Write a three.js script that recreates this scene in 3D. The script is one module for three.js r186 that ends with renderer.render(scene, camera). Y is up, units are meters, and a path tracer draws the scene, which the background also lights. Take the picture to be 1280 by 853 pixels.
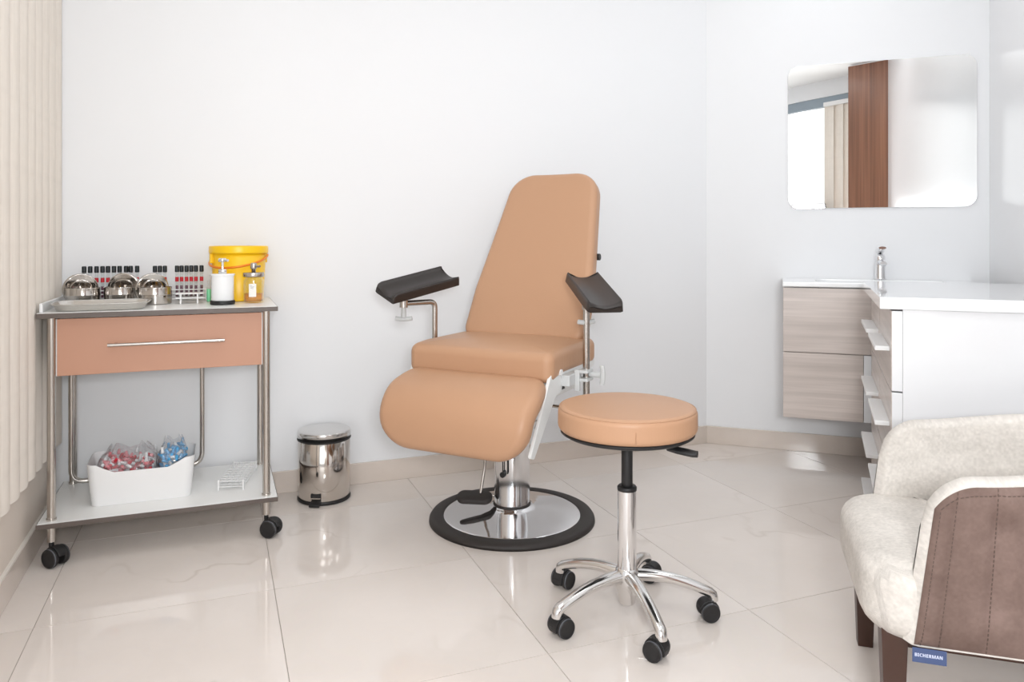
import * as THREE from 'three';
import { RoundedBoxGeometry } from 'three/addons/geometries/RoundedBoxGeometry.js';
import { mergeGeometries } from 'three/addons/utils/BufferGeometryUtils.js';
import { RectAreaLightUniformsLib } from 'three/addons/lights/RectAreaLightUniformsLib.js';

// ---------------------------------------------------------------- camera, sky, large lights, exposure
const EYE = 1.1, F = 940;                       // eye height in metres, focal length in pixels of a 1280 x 853 frame
const scene = new THREE.Scene();
const camera = new THREE.PerspectiveCamera(2 * Math.atan(426.5 / F) * 180 / Math.PI, 1280 / 853, 0.05, 60);
camera.position.set(0, EYE, 0);
camera.lookAt(0, EYE, -1);
camera.setViewOffset(1280, 853, 0, 126, 1280, 853);   // shift lens, level camera
const renderer = new THREE.WebGLRenderer({ antialias: true });
renderer.toneMapping = THREE.LinearToneMapping;
renderer.toneMappingExposure = 0.95;
renderer.shadowMap.enabled = true;
scene.background = new THREE.Color(1, 1, 1);     // even overcast sky outside the window behind the camera
scene.backgroundIntensity = 1.2;
RectAreaLightUniformsLib.init();
const RAD = Math.PI / 180, TA = 21.42, TB = -19.5, TU = -22.3;   // turns of the long wall, the washbasin wall, the drawer unit
const WINDOW_LIGHT = 1.3, UNSEEN_PANEL_LIGHT = 2.5, FLASH_LIGHT = 108;
const V = (x, y, z) => new THREE.Vector3(x, y, z);
// plan of the room in frame A (u along the long wall, v away from the camera)
const cA = Math.cos(TA * RAD), sA = Math.sin(TA * RAD);
const planA = (u, v) => [u * cA - v * sA, u * sA + v * cA];       // -> x, distance
const CORNER_L = planA(-0.6, 3.419), CORNER_R = [1.0565, 4.087], CORNER_P = [2.312, 3.642];
const CEIL = 2.84;
function windowLight() {  // area lamp at the out-of-view window, placed to light the back wall
  const l = new THREE.RectAreaLight(new THREE.Color(0.95, 0.98, 1), WINDOW_LIGHT, 1.42, 2.3), [x, d] = planA(-0.72, -0.6);
  l.position.set(x, 1.38, -d);
  const [x2, d2] = planA(-0.72, 1); l.lookAt(x2, 1.38, -d2); l.name = 'window_daylight'; scene.add(l);
}
windowLight();

// ---------------------------------------------------------------- helpers
let seed = 7;
const rnd = () => { seed = (seed * 1664525 + 1013904223) >>> 0; return seed / 4294967296; };
const names = {};
function numbered(n) { const k = names[n] = (names[n] ?? -1) + 1; return k ? n + '_' + String(k).padStart(3, '0') : n; }
function thing(name, label, category, [x, d, h] = [0, 0, 0], turn = 0, group) {
  const o = new THREE.Group(); o.name = numbered(name); scene.add(o);
  o.position.set(x, h, -d); o.rotation.y = turn * RAD; o.userData = { label, category };
  if (group) o.userData.group = group;
  return o;
}
function part(parent, name, geo, mat, label) {
  const m = new THREE.Mesh(Array.isArray(geo) ? merge(geo) : geo, mat); m.name = name; m.castShadow = m.receiveShadow = true;
  if (label) m.userData.label = label;
  parent.add(m); return m;
}
function structure(name, geo, mat, parent, label) {
  const m = new THREE.Mesh(Array.isArray(geo) ? merge(geo) : geo, mat); m.name = name; m.castShadow = m.receiveShadow = true;
  (parent ?? scene).add(m); if (!parent) { m.userData.kind = 'structure'; if (label) { m.userData.label = label; } } return m;
}
function merge(list) {
  return mergeGeometries(list.map((g) => {
    const c = g.index ? g.toNonIndexed() : g.clone();
    for (const k of Object.keys(c.attributes)) if (!['position', 'normal', 'uv'].includes(k)) c.deleteAttribute(k);
    if (!c.attributes.uv) c.setAttribute('uv', new THREE.BufferAttribute(new Float32Array(c.attributes.position.count * 2), 2));
    return c;
  }));
}
// uv in metres, by the way a face points
function boxUV(g, ou = 0, ov = 0) {
  const p = g.attributes.position, n = g.attributes.normal, uv = new Float32Array(p.count * 2);
  for (let i = 0; i < p.count; i++) {
    const ax = Math.abs(n.getX(i)), ay = Math.abs(n.getY(i)), az = Math.abs(n.getZ(i));
    let a, b;
    if (ay >= ax && ay >= az) { a = p.getX(i); b = p.getZ(i); } else if (ax >= az) { a = p.getZ(i); b = p.getY(i); } else { a = p.getX(i); b = p.getY(i); }
    uv[2 * i] = a + ou; uv[2 * i + 1] = b + ov;
  }
  g.setAttribute('uv', new THREE.BufferAttribute(uv, 2)); return g;
}
function rb(x0, x1, y0, y1, z0, z1, r = 0.003, seg = 2) {           // rounded box between two corners
  const w = x1 - x0, h = y1 - y0, d = z1 - z0;
  const g = new RoundedBoxGeometry(w, h, d, seg, Math.min(r, w / 2.01, h / 2.01, d / 2.01));
  g.translate((x0 + x1) / 2, (y0 + y1) / 2, (z0 + z1) / 2); return boxUV(g, x0, y0);
}
const bx = (x0, x1, y0, y1, z0, z1) => boxUV(new THREE.BoxGeometry(x1 - x0, y1 - y0, z1 - z0).translate((x0 + x1) / 2, (y0 + y1) / 2, (z0 + z1) / 2));
const cyl = (r0, r1, y0, y1, seg = 40, open = false) => new THREE.CylinderGeometry(r1, r0, y1 - y0, seg, 1, open).translate(0, (y0 + y1) / 2, 0);
const lathe = (pts, seg = 48) => new THREE.LatheGeometry(pts.map(([a, b]) => new THREE.Vector2(a, b)), seg);
function filleted(pts, r) {                                          // polyline with rounded corners
  const out = [pts[0].clone()];
  for (let i = 1; i < pts.length - 1; i++) {
    const a = pts[i - 1], b = pts[i], c = pts[i + 1], rr = Math.min(r, a.distanceTo(b) / 2.05, b.distanceTo(c) / 2.05);
    const p = b.clone().lerp(a, rr / a.distanceTo(b)), q = b.clone().lerp(c, rr / b.distanceTo(c));
    for (let k = 0; k <= 8; k++) { const t = k / 8; out.push(p.clone().multiplyScalar((1 - t) ** 2).addScaledVector(b, 2 * t * (1 - t)).addScaledVector(q, t * t)); }
  }
  out.push(pts[pts.length - 1].clone()); return out;
}
// a swept round or oval bar with closed ends; rad(t) -> [sideways, upright]
function sweep(pts, rad, n = 16, ref = V(0, 1, 0)) {
  const pos = [], idx = [], R = typeof rad === 'number' ? () => [rad, rad] : rad, m = pts.length;
  let side = null;
  for (let i = 0; i < m; i++) {
    const t = pts[Math.min(i + 1, m - 1)].clone().sub(pts[Math.max(i - 1, 0)]).normalize();
    if (!side) { side = new THREE.Vector3().crossVectors(ref, t); if (side.lengthSq() < 1e-4) side = new THREE.Vector3().crossVectors(V(1, 0, 0.2), t); side.normalize(); }
    else side.addScaledVector(t, -side.dot(t)).normalize();
    const up = new THREE.Vector3().crossVectors(t, side), [a, b] = R(i / (m - 1));
    for (let k = 0; k < n; k++) { const f = k / n * 2 * Math.PI, p = pts[i].clone().addScaledVector(side, Math.cos(f) * a).addScaledVector(up, Math.sin(f) * b); pos.push(p.x, p.y, p.z); }
  }
  for (let i = 0; i < m - 1; i++) for (let k = 0; k < n; k++) { const a = i * n + k, b = i * n + (k + 1) % n; idx.push(a, b, a + n, b, b + n, a + n); }
  for (const [e, s] of [[0, 1], [m - 1, 0]]) {
    const c = pos.length / 3; pos.push(pts[e].x, pts[e].y, pts[e].z);
    const base = c + 1; for (let k = 0; k < n; k++) pos.push(...pos.slice((e * n + k) * 3, (e * n + k) * 3 + 3));
    for (let k = 0; k < n; k++) { const a = base + k, b = base + (k + 1) % n; s ? idx.push(c, b, a) : idx.push(c, a, b); }
  }
  const g = new THREE.BufferGeometry(); g.setAttribute('position', new THREE.Float32BufferAttribute(pos, 3)); g.setIndex(idx); g.computeVertexNormals();
  g.setAttribute('uv', new THREE.Float32BufferAttribute(new Float32Array(pos.length / 3 * 2), 2)); return g;
}
function outline(pts) {                                              // [[x, y, radius]...] counter-clockwise -> dense points
  const out = [], n = pts.length;
  for (let i = 0; i < n; i++) {
    const b = new THREE.Vector2(pts[i][0], pts[i][1]), a = new THREE.Vector2(...pts[(i + n - 1) % n].slice(0, 2)), c = new THREE.Vector2(...pts[(i + 1) % n].slice(0, 2));
    const ab = a.clone().sub(b), cb = c.clone().sub(b), la = ab.length(), lc = cb.length(); ab.normalize(); cb.normalize();
    const half = Math.acos(Math.max(-1, Math.min(1, ab.dot(cb)))) / 2, cut = Math.min((pts[i][2] ?? 0) / Math.tan(half), la / 2.02, lc / 2.02), r = cut * Math.tan(half);
    if (cut < 1e-4) { out.push(b); continue; }
    const ctr = b.clone().addScaledVector(ab.clone().add(cb).normalize(), r / Math.sin(half)), p = b.clone().addScaledVector(ab, cut), q = b.clone().addScaledVector(cb, cut);
    let a0 = Math.atan2(p.y - ctr.y, p.x - ctr.x), a1 = Math.atan2(q.y - ctr.y, q.x - ctr.x), da = a1 - a0; while (da > Math.PI) da -= 2 * Math.PI; while (da < -Math.PI) da += 2 * Math.PI;
    const st = Math.max(4, Math.ceil(Math.abs(da) / 0.16)); for (let k = 0; k <= st; k++) out.push(new THREE.Vector2(ctr.x + r * Math.cos(a0 + da * k / st), ctr.y + r * Math.sin(a0 + da * k / st)));
  }
  const dense = [];
  out.forEach((p, i) => { const q = out[(i + 1) % out.length], k = Math.max(1, Math.ceil(p.distanceTo(q) / 0.03)); for (let j = 0; j < k; j++) dense.push(p.clone().lerp(q, j / k)); });
  return dense;
}
// an upholstered pad: outline in x, y; thickness in z with rounded edges; warp bends it
function pad(ol, t, r, crown = 0, warp, seamless = 5) {
  const n = ol.length, nor = ol.map((p, i) => { const a = ol[(i + n - 1) % n], b = ol[(i + 1) % n]; return new THREE.Vector2(b.y - a.y, a.x - b.x).normalize(); });
  const c = ol.reduce((s, p) => s.add(p), new THREE.Vector2()).multiplyScalar(1 / n), rings = [];
  const inner = (z, s, J, dir) => { for (let j = 1; j < J; j++) { const f = 1 - j / J, e = 1 - f * f; rings.push(ol.map((p, i) => [c.x + (p.x - nor[i].x * r - c.x) * f, c.y + (p.y - nor[i].y * r - c.y) * f, z + dir * e])); } };
  const bot = []; for (let j = 6; j >= 1; j--) { const f = j / 7; bot.push(ol.map((p, i) => [c.x + (p.x - nor[i].x * r - c.x) * (1 - f), c.y + (p.y - nor[i].y * r - c.y) * (1 - f), -t / 2])); }
  rings.push(...bot);
  for (let k = 0; k <= seamless; k++) { const a = -Math.PI / 2 + k / seamless * Math.PI / 2; rings.push(ol.map((p, i) => [p.x - nor[i].x * r * (1 - Math.cos(a)), p.y - nor[i].y * r * (1 - Math.cos(a)), -t / 2 + r + r * Math.sin(a)])); }
  for (let k = t - 2 * r < 0.002 ? 1 : 0; k <= seamless; k++) { const a = k / seamless * Math.PI / 2; rings.push(ol.map((p, i) => [p.x - nor[i].x * r * (1 - Math.cos(a)), p.y - nor[i].y * r * (1 - Math.cos(a)), t / 2 - r + r * Math.sin(a)])); }
  inner(t / 2, 1, 7, crown);
  const pos = [], uv = [], idx = [], put = (q) => { const w = warp ? warp(q[0], q[1], q[2]) : q; pos.push(w[0], w[1], w[2]); uv.push(q[0], q[1]); };
  rings.forEach((R) => R.forEach(put));
  put([c.x, c.y, -t / 2]); put([c.x, c.y, t / 2 + crown]);
  const M = rings.length, cb = M * n, ct = cb + 1;
  for (let i = 0; i < M - 1; i++) for (let k = 0; k < n; k++) { const a = i * n + k, b = i * n + (k + 1) % n; idx.push(a, b, a + n, b, b + n, a + n); }
  for (let k = 0; k < n; k++) { idx.push(cb, (k + 1) % n, k); idx.push(ct, (M - 1) * n + k, (M - 1) * n + (k + 1) % n); }
  const g = new THREE.BufferGeometry(); g.setAttribute('position', new THREE.Float32BufferAttribute(pos, 3)); g.setAttribute('uv', new THREE.Float32BufferAttribute(uv, 2)); g.setIndex(idx); g.computeVertexNormals(); return g;
}
function extrude(pts, depth, bevel = 0.002, holes = []) {
  const s = new THREE.Shape(pts.map(([a, b]) => new THREE.Vector2(a, b)));
  for (const h of holes) s.holes.push(new THREE.Path(h.map(([a, b]) => new THREE.Vector2(a, b))));
  return boxUV(new THREE.ExtrudeGeometry(s, { depth: depth - 2 * bevel, bevelEnabled: bevel > 0, bevelThickness: bevel, bevelSize: bevel, bevelOffset: -bevel, bevelSegments: 2, curveSegments: 16 }).translate(0, 0, bevel));
}
const ol2 = (pts) => outline(pts).map((p) => [p.x, p.y]);

// ---------------------------------------------------------------- textures and materials
function hash(ix, iy, s) { let h = (ix * 374761393 + iy * 668265263 + s * 1274126177) | 0; h = Math.imul(h ^ (h >>> 13), 1274126177); return ((h ^ (h >>> 16)) >>> 0) / 4294967296; }
function pnoise(x, y, px, py, s) {                                   // periodic value noise
  const ix = Math.floor(x), iy = Math.floor(y), fx = x - ix, fy = y - iy, w = (t) => t * t * (3 - 2 * t), m = (a, p) => ((a % p) + p) % p;
  const h = (i, j) => hash(m(ix + i, px), m(iy + j, py), s), a = w(fx), b = w(fy);
  return (h(0, 0) * (1 - a) + h(1, 0) * a) * (1 - b) + (h(0, 1) * (1 - a) + h(1, 1) * a) * b;
}
function fbm(u, v, px, py, s, oct = 4) { let t = 0, a = 0.5; for (let o = 0; o < oct; o++) { t += a * pnoise(u * px, v * py, px, py, s + o); px *= 2; py *= 2; a /= 2; } return t / (1 - 0.5 ** oct); }
function texture(n, f, metres, srgb = true) {
  const d = new Uint8Array(n * n * 4);
  for (let y = 0; y < n; y++) for (let x = 0; x < n; x++) { const c = f(x / n, y / n), k = (y * n + x) * 4; for (let i = 0; i < 3; i++) d[k + i] = Math.max(0, Math.min(255, c[i])); d[k + 3] = 255; }
  const t = new THREE.DataTexture(d, n, n); t.wrapS = t.wrapT = THREE.RepeatWrapping; t.magFilter = THREE.LinearFilter; t.minFilter = THREE.LinearMipmapLinearFilter; t.generateMipmaps = true;
  if (srgb) t.colorSpace = THREE.SRGBColorSpace; t.repeat.set(1 / metres[0], 1 / metres[1]); t.needsUpdate = true; return t;
}
const grey = (v) => [v, v, v];
const marble = texture(1024, (u, v) => {
  const w = fbm(u, v, 3, 3, 11, 5), w2 = fbm(u, v, 5, 5, 31, 5), c = fbm(u, v, 4, 4, 51, 5);
  const vein = Math.max(0, 1 - Math.abs(fbm((u + w * 0.25) % 1, (v + w2 * 0.2) % 1, 4, 4, 71, 4) - 0.5) * 60) * Math.max(0, c - 0.42) * 3.2;
  const k = (c - 0.5) * 15 + (w2 - 0.5) * 8;
  return [231 + k - vein * 18, 222 + k * 1.05 - vein * 20, 215 + k * 1.15 - vein * 22];
}, [1.9, 1.9]);
const skirtMarble = texture(512, (u, v) => { const c = fbm(u, v, 4, 6, 151, 5), k = (c - 0.5) * 22; return [220 + k, 208 + k, 198 + k * 1.1]; }, [1.3, 1.3]);
const ashGrain = texture(512, (u, v) => {                            // grey beige laminate, grain runs along u
  const a = fbm(u, v, 2, 24, 5, 4), b = fbm(u, v, 3, 90, 9, 3), c = fbm(u, v, 2, 5, 15, 3), k = (a - 0.5) * 34 + (b - 0.5) * 16 + (c - 0.5) * 14;
  return [204 + k, 192 + k, 185 + k];
}, [0.9, 0.5]);
const walnutGrain = texture(512, (u, v) => {                         // grain runs along v
  const a = fbm(u, v, 26, 2, 205, 4), b = fbm(u, v, 90, 3, 209, 3), k = (a - 0.5) * 60 + (b - 0.5) * 30; return [138 + k, 92 + k * 0.8, 68 + k * 0.66];
}, [0.7, 2.2]);
const boucle = texture(512, (u, v) => { const a = fbm(u, v, 60, 60, 301, 3), b = fbm(u, v, 6, 9, 305, 4), t = Math.sin(u * 2 * Math.PI * 90) * Math.sin(v * 2 * Math.PI * 90), k = (a - 0.5) * 26 + (b - 0.5) * 22 + t * 5; return [217 + k, 211 + k, 204 + k]; }, [0.35, 0.35]);
const boucleBump = texture(512, (u, v) => { const a = fbm(u, v, 64, 64, 311, 3), t = Math.sin(u * 2 * Math.PI * 90) * Math.sin(v * 2 * Math.PI * 90); return grey(128 + (a - 0.5) * 150 + t * 40); }, [0.35, 0.35], false);
const suede = texture(512, (u, v) => { const a = fbm(u, v, 5, 6, 401, 5), b = fbm(u, v, 70, 70, 405, 2), k = (a - 0.5) * 44 + (b - 0.5) * 10; return [120 + k, 99 + k * 0.95, 91 + k * 0.95]; }, [0.4, 0.4]);
const leatherBump = texture(512, (u, v) => { const a = fbm(u, v, 90, 90, 501, 2), b = fbm(u, v, 8, 8, 505, 3); return grey(128 + (a - 0.5) * 90 + (b - 0.5) * 60); }, [0.25, 0.25], false);
const blindCloth = texture(256, (u, v) => { const b = fbm(u, v, 80, 8, 605, 3), c = fbm(u, v, 4, 30, 609, 3), k = (b - 0.5) * 9 + (c - 0.5) * 6; return [236 + k, 228 + k, 218 + k]; }, [0.3, 0.9]);
const brushed = texture(256, (u, v) => grey(118 + (fbm(u, v, 2, 120, 701, 3) - 0.5) * 60), [0.2, 0.2], false);

const M = (o) => new THREE.MeshPhysicalMaterial(o), C = (r, g, b) => new THREE.Color(`rgb(${r},${g},${b})`);
const mat = {
  wall: M({ color: C(240, 241, 243), roughness: 0.75 }),
  ceiling: M({ color: C(244, 244, 243), roughness: 0.85 }),
  glossWall: M({ color: C(236, 236, 238), roughness: 0.22, specularIntensity: 0.6 }),
  beigeWall: M({ color: C(228, 217, 206), roughness: 0.7 }),
  floor: M({ map: marble, roughness: 0.05, ior: 1.52 }),
  grout: M({ color: C(178, 168, 158), roughness: 0.8 }),
  skirt: M({ map: skirtMarble, roughness: 0.06 }),
  skirtTop: M({ color: C(232, 226, 218), roughness: 0.3 }),
  leather: M({ color: C(192, 150, 119), roughness: 0.42, bumpMap: leatherBump, bumpScale: 0.0006, specularIntensity: 0.7 }),
  blackPad: M({ color: C(44, 38, 36), roughness: 0.38, bumpMap: leatherBump, bumpScale: 0.0003 }),
  chrome: M({ color: new THREE.Color(0.82, 0.82, 0.83), metalness: 1, roughness: 0.06 }),
  satin: M({ color: new THREE.Color(0.55, 0.515, 0.48), metalness: 1, roughness: 0.22 }),
  alu: M({ color: new THREE.Color(0.76, 0.75, 0.74), metalness: 1, roughness: 0.16 }),
  steelBin: M({ color: new THREE.Color(0.66, 0.62, 0.58), metalness: 1, roughness: 0.11 }),
  tray: M({ color: new THREE.Color(0.7, 0.68, 0.65), metalness: 1, roughness: 0.27 }),
  canister: M({ color: new THREE.Color(0.6, 0.57, 0.54), metalness: 1, roughness: 0.12 }),
  column: M({ color: new THREE.Color(0.78, 0.78, 0.79), metalness: 1, roughness: 0.14 }),
  brushedLid: M({ color: new THREE.Color(0.7, 0.69, 0.68), metalness: 1, roughness: 0.3, roughnessMap: brushed }),
  black: M({ color: C(30, 29, 30), roughness: 0.5 }),
  rubber: M({ color: C(48, 43, 41), roughness: 0.6 }),
  wheelRing: M({ color: C(92, 94, 100), roughness: 0.55 }),
  whitePlastic: M({ color: C(240, 240, 240), roughness: 0.3 }),
  greyPlastic: M({ color: C(206, 208, 208), roughness: 0.4 }),
  whiteSteel: M({ color: C(232, 233, 232), roughness: 0.3 }),
  whiteLaminate: M({ color: C(243, 243, 241), roughness: 0.28 }),
  whiteGloss: M({ color: C(245, 246, 248), roughness: 0.25, clearcoat: 1, clearcoatRoughness: 0.04 }),
  edge: M({ color: C(96, 86, 80), roughness: 0.4 }),
  drawerTan: M({ color: C(192, 144, 119), roughness: 0.45 }),
  ash: M({ map: ashGrain, roughness: 0.35, clearcoat: 0.4, clearcoatRoughness: 0.15 }),
  walnut: M({ map: walnutGrain, roughness: 0.35, clearcoat: 0.3, clearcoatRoughness: 0.2 }),
  darkWood: M({ color: C(66, 40, 29), roughness: 0.4 }),
  boucle: M({ map: boucle, roughness: 0.95, bumpMap: boucleBump, bumpScale: 0.0015, sheen: 0.3, sheenRoughness: 0.6 }),
  suede: M({ map: suede, roughness: 0.8, sheen: 0.25, sheenRoughness: 0.5 }),
  thread: M({ color: C(92, 76, 68), roughness: 0.8 }),
  ceramic: M({ color: C(246, 247, 248), roughness: 0.12, clearcoat: 1, clearcoatRoughness: 0.03 }),
  mirror: M({ color: new THREE.Color(0.93, 0.94, 0.935), metalness: 1, roughness: 0.004 }),
  blind: M({ map: blindCloth, roughness: 0.85, transmission: 0 }),
  frameAlu: M({ color: C(150, 162, 172), roughness: 0.4, metalness: 0.3 }),
  glass: M({ color: new THREE.Color(1, 1, 1), roughness: 0, transmission: 1, thickness: 0, ior: 1.5 }),
  clear: M({ color: new THREE.Color(0.97, 0.98, 0.98), roughness: 0.04, transmission: 1, thickness: 0, ior: 1.45 }),
  bagFilm: M({ color: new THREE.Color(0.96, 0.96, 0.97), roughness: 0.12, transmission: 0.9, thickness: 0, ior: 1.45 }),
  yellow: M({ color: C(255, 205, 16), roughness: 0.34 }),
  orange: M({ color: C(244, 134, 18), roughness: 0.35 }),
  redBand: M({ color: C(196, 28, 44), roughness: 0.45 }),
  tubeLiquid: M({ color: C(150, 96, 120), roughness: 0.2, transmission: 0.5, thickness: 0 }),
  capBlack: M({ color: C(24, 32, 36), roughness: 0.4 }),
  green: M({ color: C(120, 208, 156), roughness: 0.3 }),
  amber: M({ color: C(250, 205, 90), roughness: 0.1, transmission: 0.7, thickness: 0 }),
  paper: M({ color: C(240, 238, 234), roughness: 0.8 }),
  redCap: M({ color: C(206, 44, 62), roughness: 0.35 }),
  pinkCap: M({ color: C(226, 140, 148), roughness: 0.35 }),
  blueCap: M({ color: C(82, 168, 220), roughness: 0.35 }),
  paleCap: M({ color: C(224, 226, 228), roughness: 0.35 }),
  navyTag: M({ color: C(62, 76, 112), roughness: 0.7 }),
  lampGlow: M({ color: C(250, 250, 250), emissive: new THREE.Color(0.97, 0.985, 1), emissiveIntensity: 1.6, roughness: 0.6 }),
};

// ---------------------------------------------------------------- the room
// clip a convex polygon by another convex one (both counter-clockwise in x, distance)
function clip(poly, by) {
  let out = poly;
  for (let i = 0; i < by.length; i++) {
    const a = by[i], b = by[(i + 1) % by.length], side = (p) => (b[0] - a[0]) * (p[1] - a[1]) - (b[1] - a[1]) * (p[0] - a[0]), src = out; out = [];
    for (let k = 0; k < src.length; k++) {
      const p = src[k], q = src[(k + 1) % src.length], sp = side(p), sq = side(q);
      if (sp >= 0) out.push(p);
      if ((sp >= 0) !== (sq >= 0)) { const t = sp / (sp - sq); out.push([p[0] + (q[0] - p[0]) * t, p[1] + (q[1] - p[1]) * t]); }
    }
    if (out.length < 3) return [];
  }
  return out;
}
const V_BACK = -0.656, U_LEFT = -0.6, V_JOG = 1.4, U_EXT = -1.65;
const cB = Math.cos(TB * RAD), sB = Math.sin(TB * RAD);
const C_END = [CORNER_P[0] + sB * 4.238, CORNER_P[1] - cB * 4.238];
const JOIN = planA(U_LEFT, V_BACK), JOGA = planA(U_LEFT, V_JOG), JOGB = planA(U_EXT, V_JOG), EXT = planA(U_EXT, V_BACK);
const ROOM = [JOIN, C_END, CORNER_P, CORNER_R, CORNER_L], ADDED_ANNEX = [EXT, JOIN, JOGA, JOGB];  // annex out of view, added so window light reaches the left floor
function slab(poly, y0, y1, m, name, parent, ou = 0, ov = 0) {
  const s = new THREE.Shape(poly.map(([x, d]) => new THREE.Vector2(x, d)));
  const g = new THREE.ExtrudeGeometry(s, { depth: y1 - y0, bevelEnabled: false }); g.rotateX(-Math.PI / 2); g.translate(0, y0, 0);
  return structure(name, boxUV(g, ou, ov), m, parent);
}
const floor = structure('floor', (() => {
  const g = [ROOM, ADDED_ANNEX].map((p) => new THREE.ExtrudeGeometry(new THREE.Shape(p.map(([x, d]) => new THREE.Vector2(x, d))), { depth: 0.1, bevelEnabled: false }).rotateX(-Math.PI / 2).translate(0, -0.103, 0));
  return merge(g);
})(), mat.grout, null, 'polished cream marble tile floor with thin joints');
{
  const T = 0.652, J = 0.0011;
  for (let i = -4; i < 6; i++) for (let j = -6; j < 4; j++) {
    const u0 = 0.168 + i * T + J, v0 = 2.478 + j * T + J, quad = [[u0, v0], [u0 + T - 2 * J, v0], [u0 + T - 2 * J, v0 + T - 2 * J], [u0, v0 + T - 2 * J]].map(([u, v]) => planA(u, v));
    const ou = rnd() * 3, ov = rnd() * 3;
    for (const room of [ROOM, ADDED_ANNEX]) {
      const p = clip(quad, room); if (p.length < 3) continue;
      let area = 0; p.forEach((a, k) => { const b = p[(k + 1) % p.length]; area += a[0] * b[1] - a[1] * b[0]; });
      if (area > 0.004) slab(p, -0.003, 0, mat.floor, 'tile', floor, ou, ov);
    }
  }
}
function wallBetween(name, a, b, m, label, y0 = 0, y1 = CEIL, t = 0.12) {   // thick wall; the room lies on the left of a -> b
  const dx = b[0] - a[0], dd = b[1] - a[1], l = Math.hypot(dx, dd), g = bx(0, l, y0, y1, 0, t);
  const w = structure(name, g, m, null, label); w.position.set(a[0], 0, -a[1]); w.rotation.y = Math.atan2(dd, dx); return w;
}
wallBetween('wall_back', CORNER_R, CORNER_L, mat.wall, 'plain white painted wall behind the treatment chair');
wallBetween('wall_washbasin', CORNER_P, CORNER_R, mat.wall, 'white wall carrying the mirror and the washbasin');
wallBetween('wall_right', C_END, CORNER_P, mat.glossWall, 'glossy white wall beside the drawer counter');
wallBetween('wall_left', CORNER_L, JOGA, mat.beigeWall, 'beige wall behind the vertical blind');
wallBetween('added_wall_jog', JOGA, JOGB, mat.wall, 'added white wall return out of view, opening the room to window light');
wallBetween('added_wall_side', JOGB, EXT, mat.wall, 'added white side wall out of view next to the window');
const WIN = { a: 0.15, b: 2.05, y0: 0.12, y1: 2.66, l: Math.hypot(C_END[0] - EXT[0], C_END[1] - EXT[1]) };
{
  const w = structure('wall_window', [bx(0, WIN.a, 0, CEIL, 0, 0.12), bx(WIN.b, WIN.l, 0, CEIL, 0, 0.12), bx(WIN.a, WIN.b, 0, WIN.y0, 0, 0.12), bx(WIN.a, WIN.b, WIN.y1, CEIL, 0, 0.12)], mat.wall, null, 'white wall around the large window');
  w.position.set(EXT[0], 0, -EXT[1]); w.rotation.y = TA * RAD;
  const f = structure('window_1', [bx(WIN.a, WIN.b, WIN.y1 - 0.1, WIN.y1, 0.02, 0.08), bx(WIN.a, WIN.b, WIN.y0, WIN.y0 + 0.06, 0.02, 0.08), bx(WIN.a, WIN.a + 0.05, WIN.y0, WIN.y1, 0.02, 0.08), bx(WIN.b - 0.05, WIN.b, WIN.y0, WIN.y1, 0.02, 0.08)], mat.frameAlu, null, 'tall window with grey blue aluminium frame out of view behind the camera');
  f.position.copy(w.position); f.rotation.y = w.rotation.y;
  structure('pane', bx(WIN.a + 0.05, WIN.b - 0.05, WIN.y0 + 0.06, WIN.y1 - 0.1, 0.055, 0.061), mat.glass, f);
}
{
  const s = structure('ceiling', merge([ROOM, ADDED_ANNEX].map((p) => new THREE.ExtrudeGeometry(new THREE.Shape(p.map(([x, d]) => new THREE.Vector2(x, d))), { depth: 0.12, bevelEnabled: false }).rotateX(-Math.PI / 2).translate(0, CEIL, 0))), mat.ceiling, null, 'flat white ceiling');
}
function skirting(name, a, b, m, lip) {
  const dx = b[0] - a[0], dd = b[1] - a[1], l = Math.hypot(dx, dd);
  const w = structure(name, rb(0, l, 0, 0.094, -0.012, 0, 0.002), m, null, 'cream stone skirting along the wall'); w.position.set(a[0], 0, -a[1]); w.rotation.y = Math.atan2(dd, dx);
  if (lip) structure('top_edge', bx(0, l, 0.094, 0.1, -0.012, 0), mat.skirtTop, w);
}
skirting('baseboard_back', CORNER_R, CORNER_L, mat.skirt);
skirting('baseboard_washbasin', CORNER_P, CORNER_R, mat.skirt);
skirting('baseboard_left', CORNER_L, JOGA, mat.skirt, true);
{ // tall walnut door leaf standing off the right wall, behind the camera's right shoulder
  const a = [0.728, 0.128], b = [1.235, 0.31], l = Math.hypot(b[0] - a[0], b[1] - a[1]);
  const w = structure('door_1', rb(0, l, 0.012, CEIL - 0.02, 0, 0.045, 0.002), mat.walnut, null, 'tall walnut veneer door leaf standing open'); w.position.set(a[0], 0, -a[1]); w.rotation.y = Math.atan2(b[1] - a[1], b[0] - a[0]);
  structure('door_handle', [sweep(filleted([V(0.06, 1.0, 0), V(0.06, 1.0, -0.05), V(0.17, 1.0, -0.05)], 0.02), 0.009, 10)], mat.satin, w);
}
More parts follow.
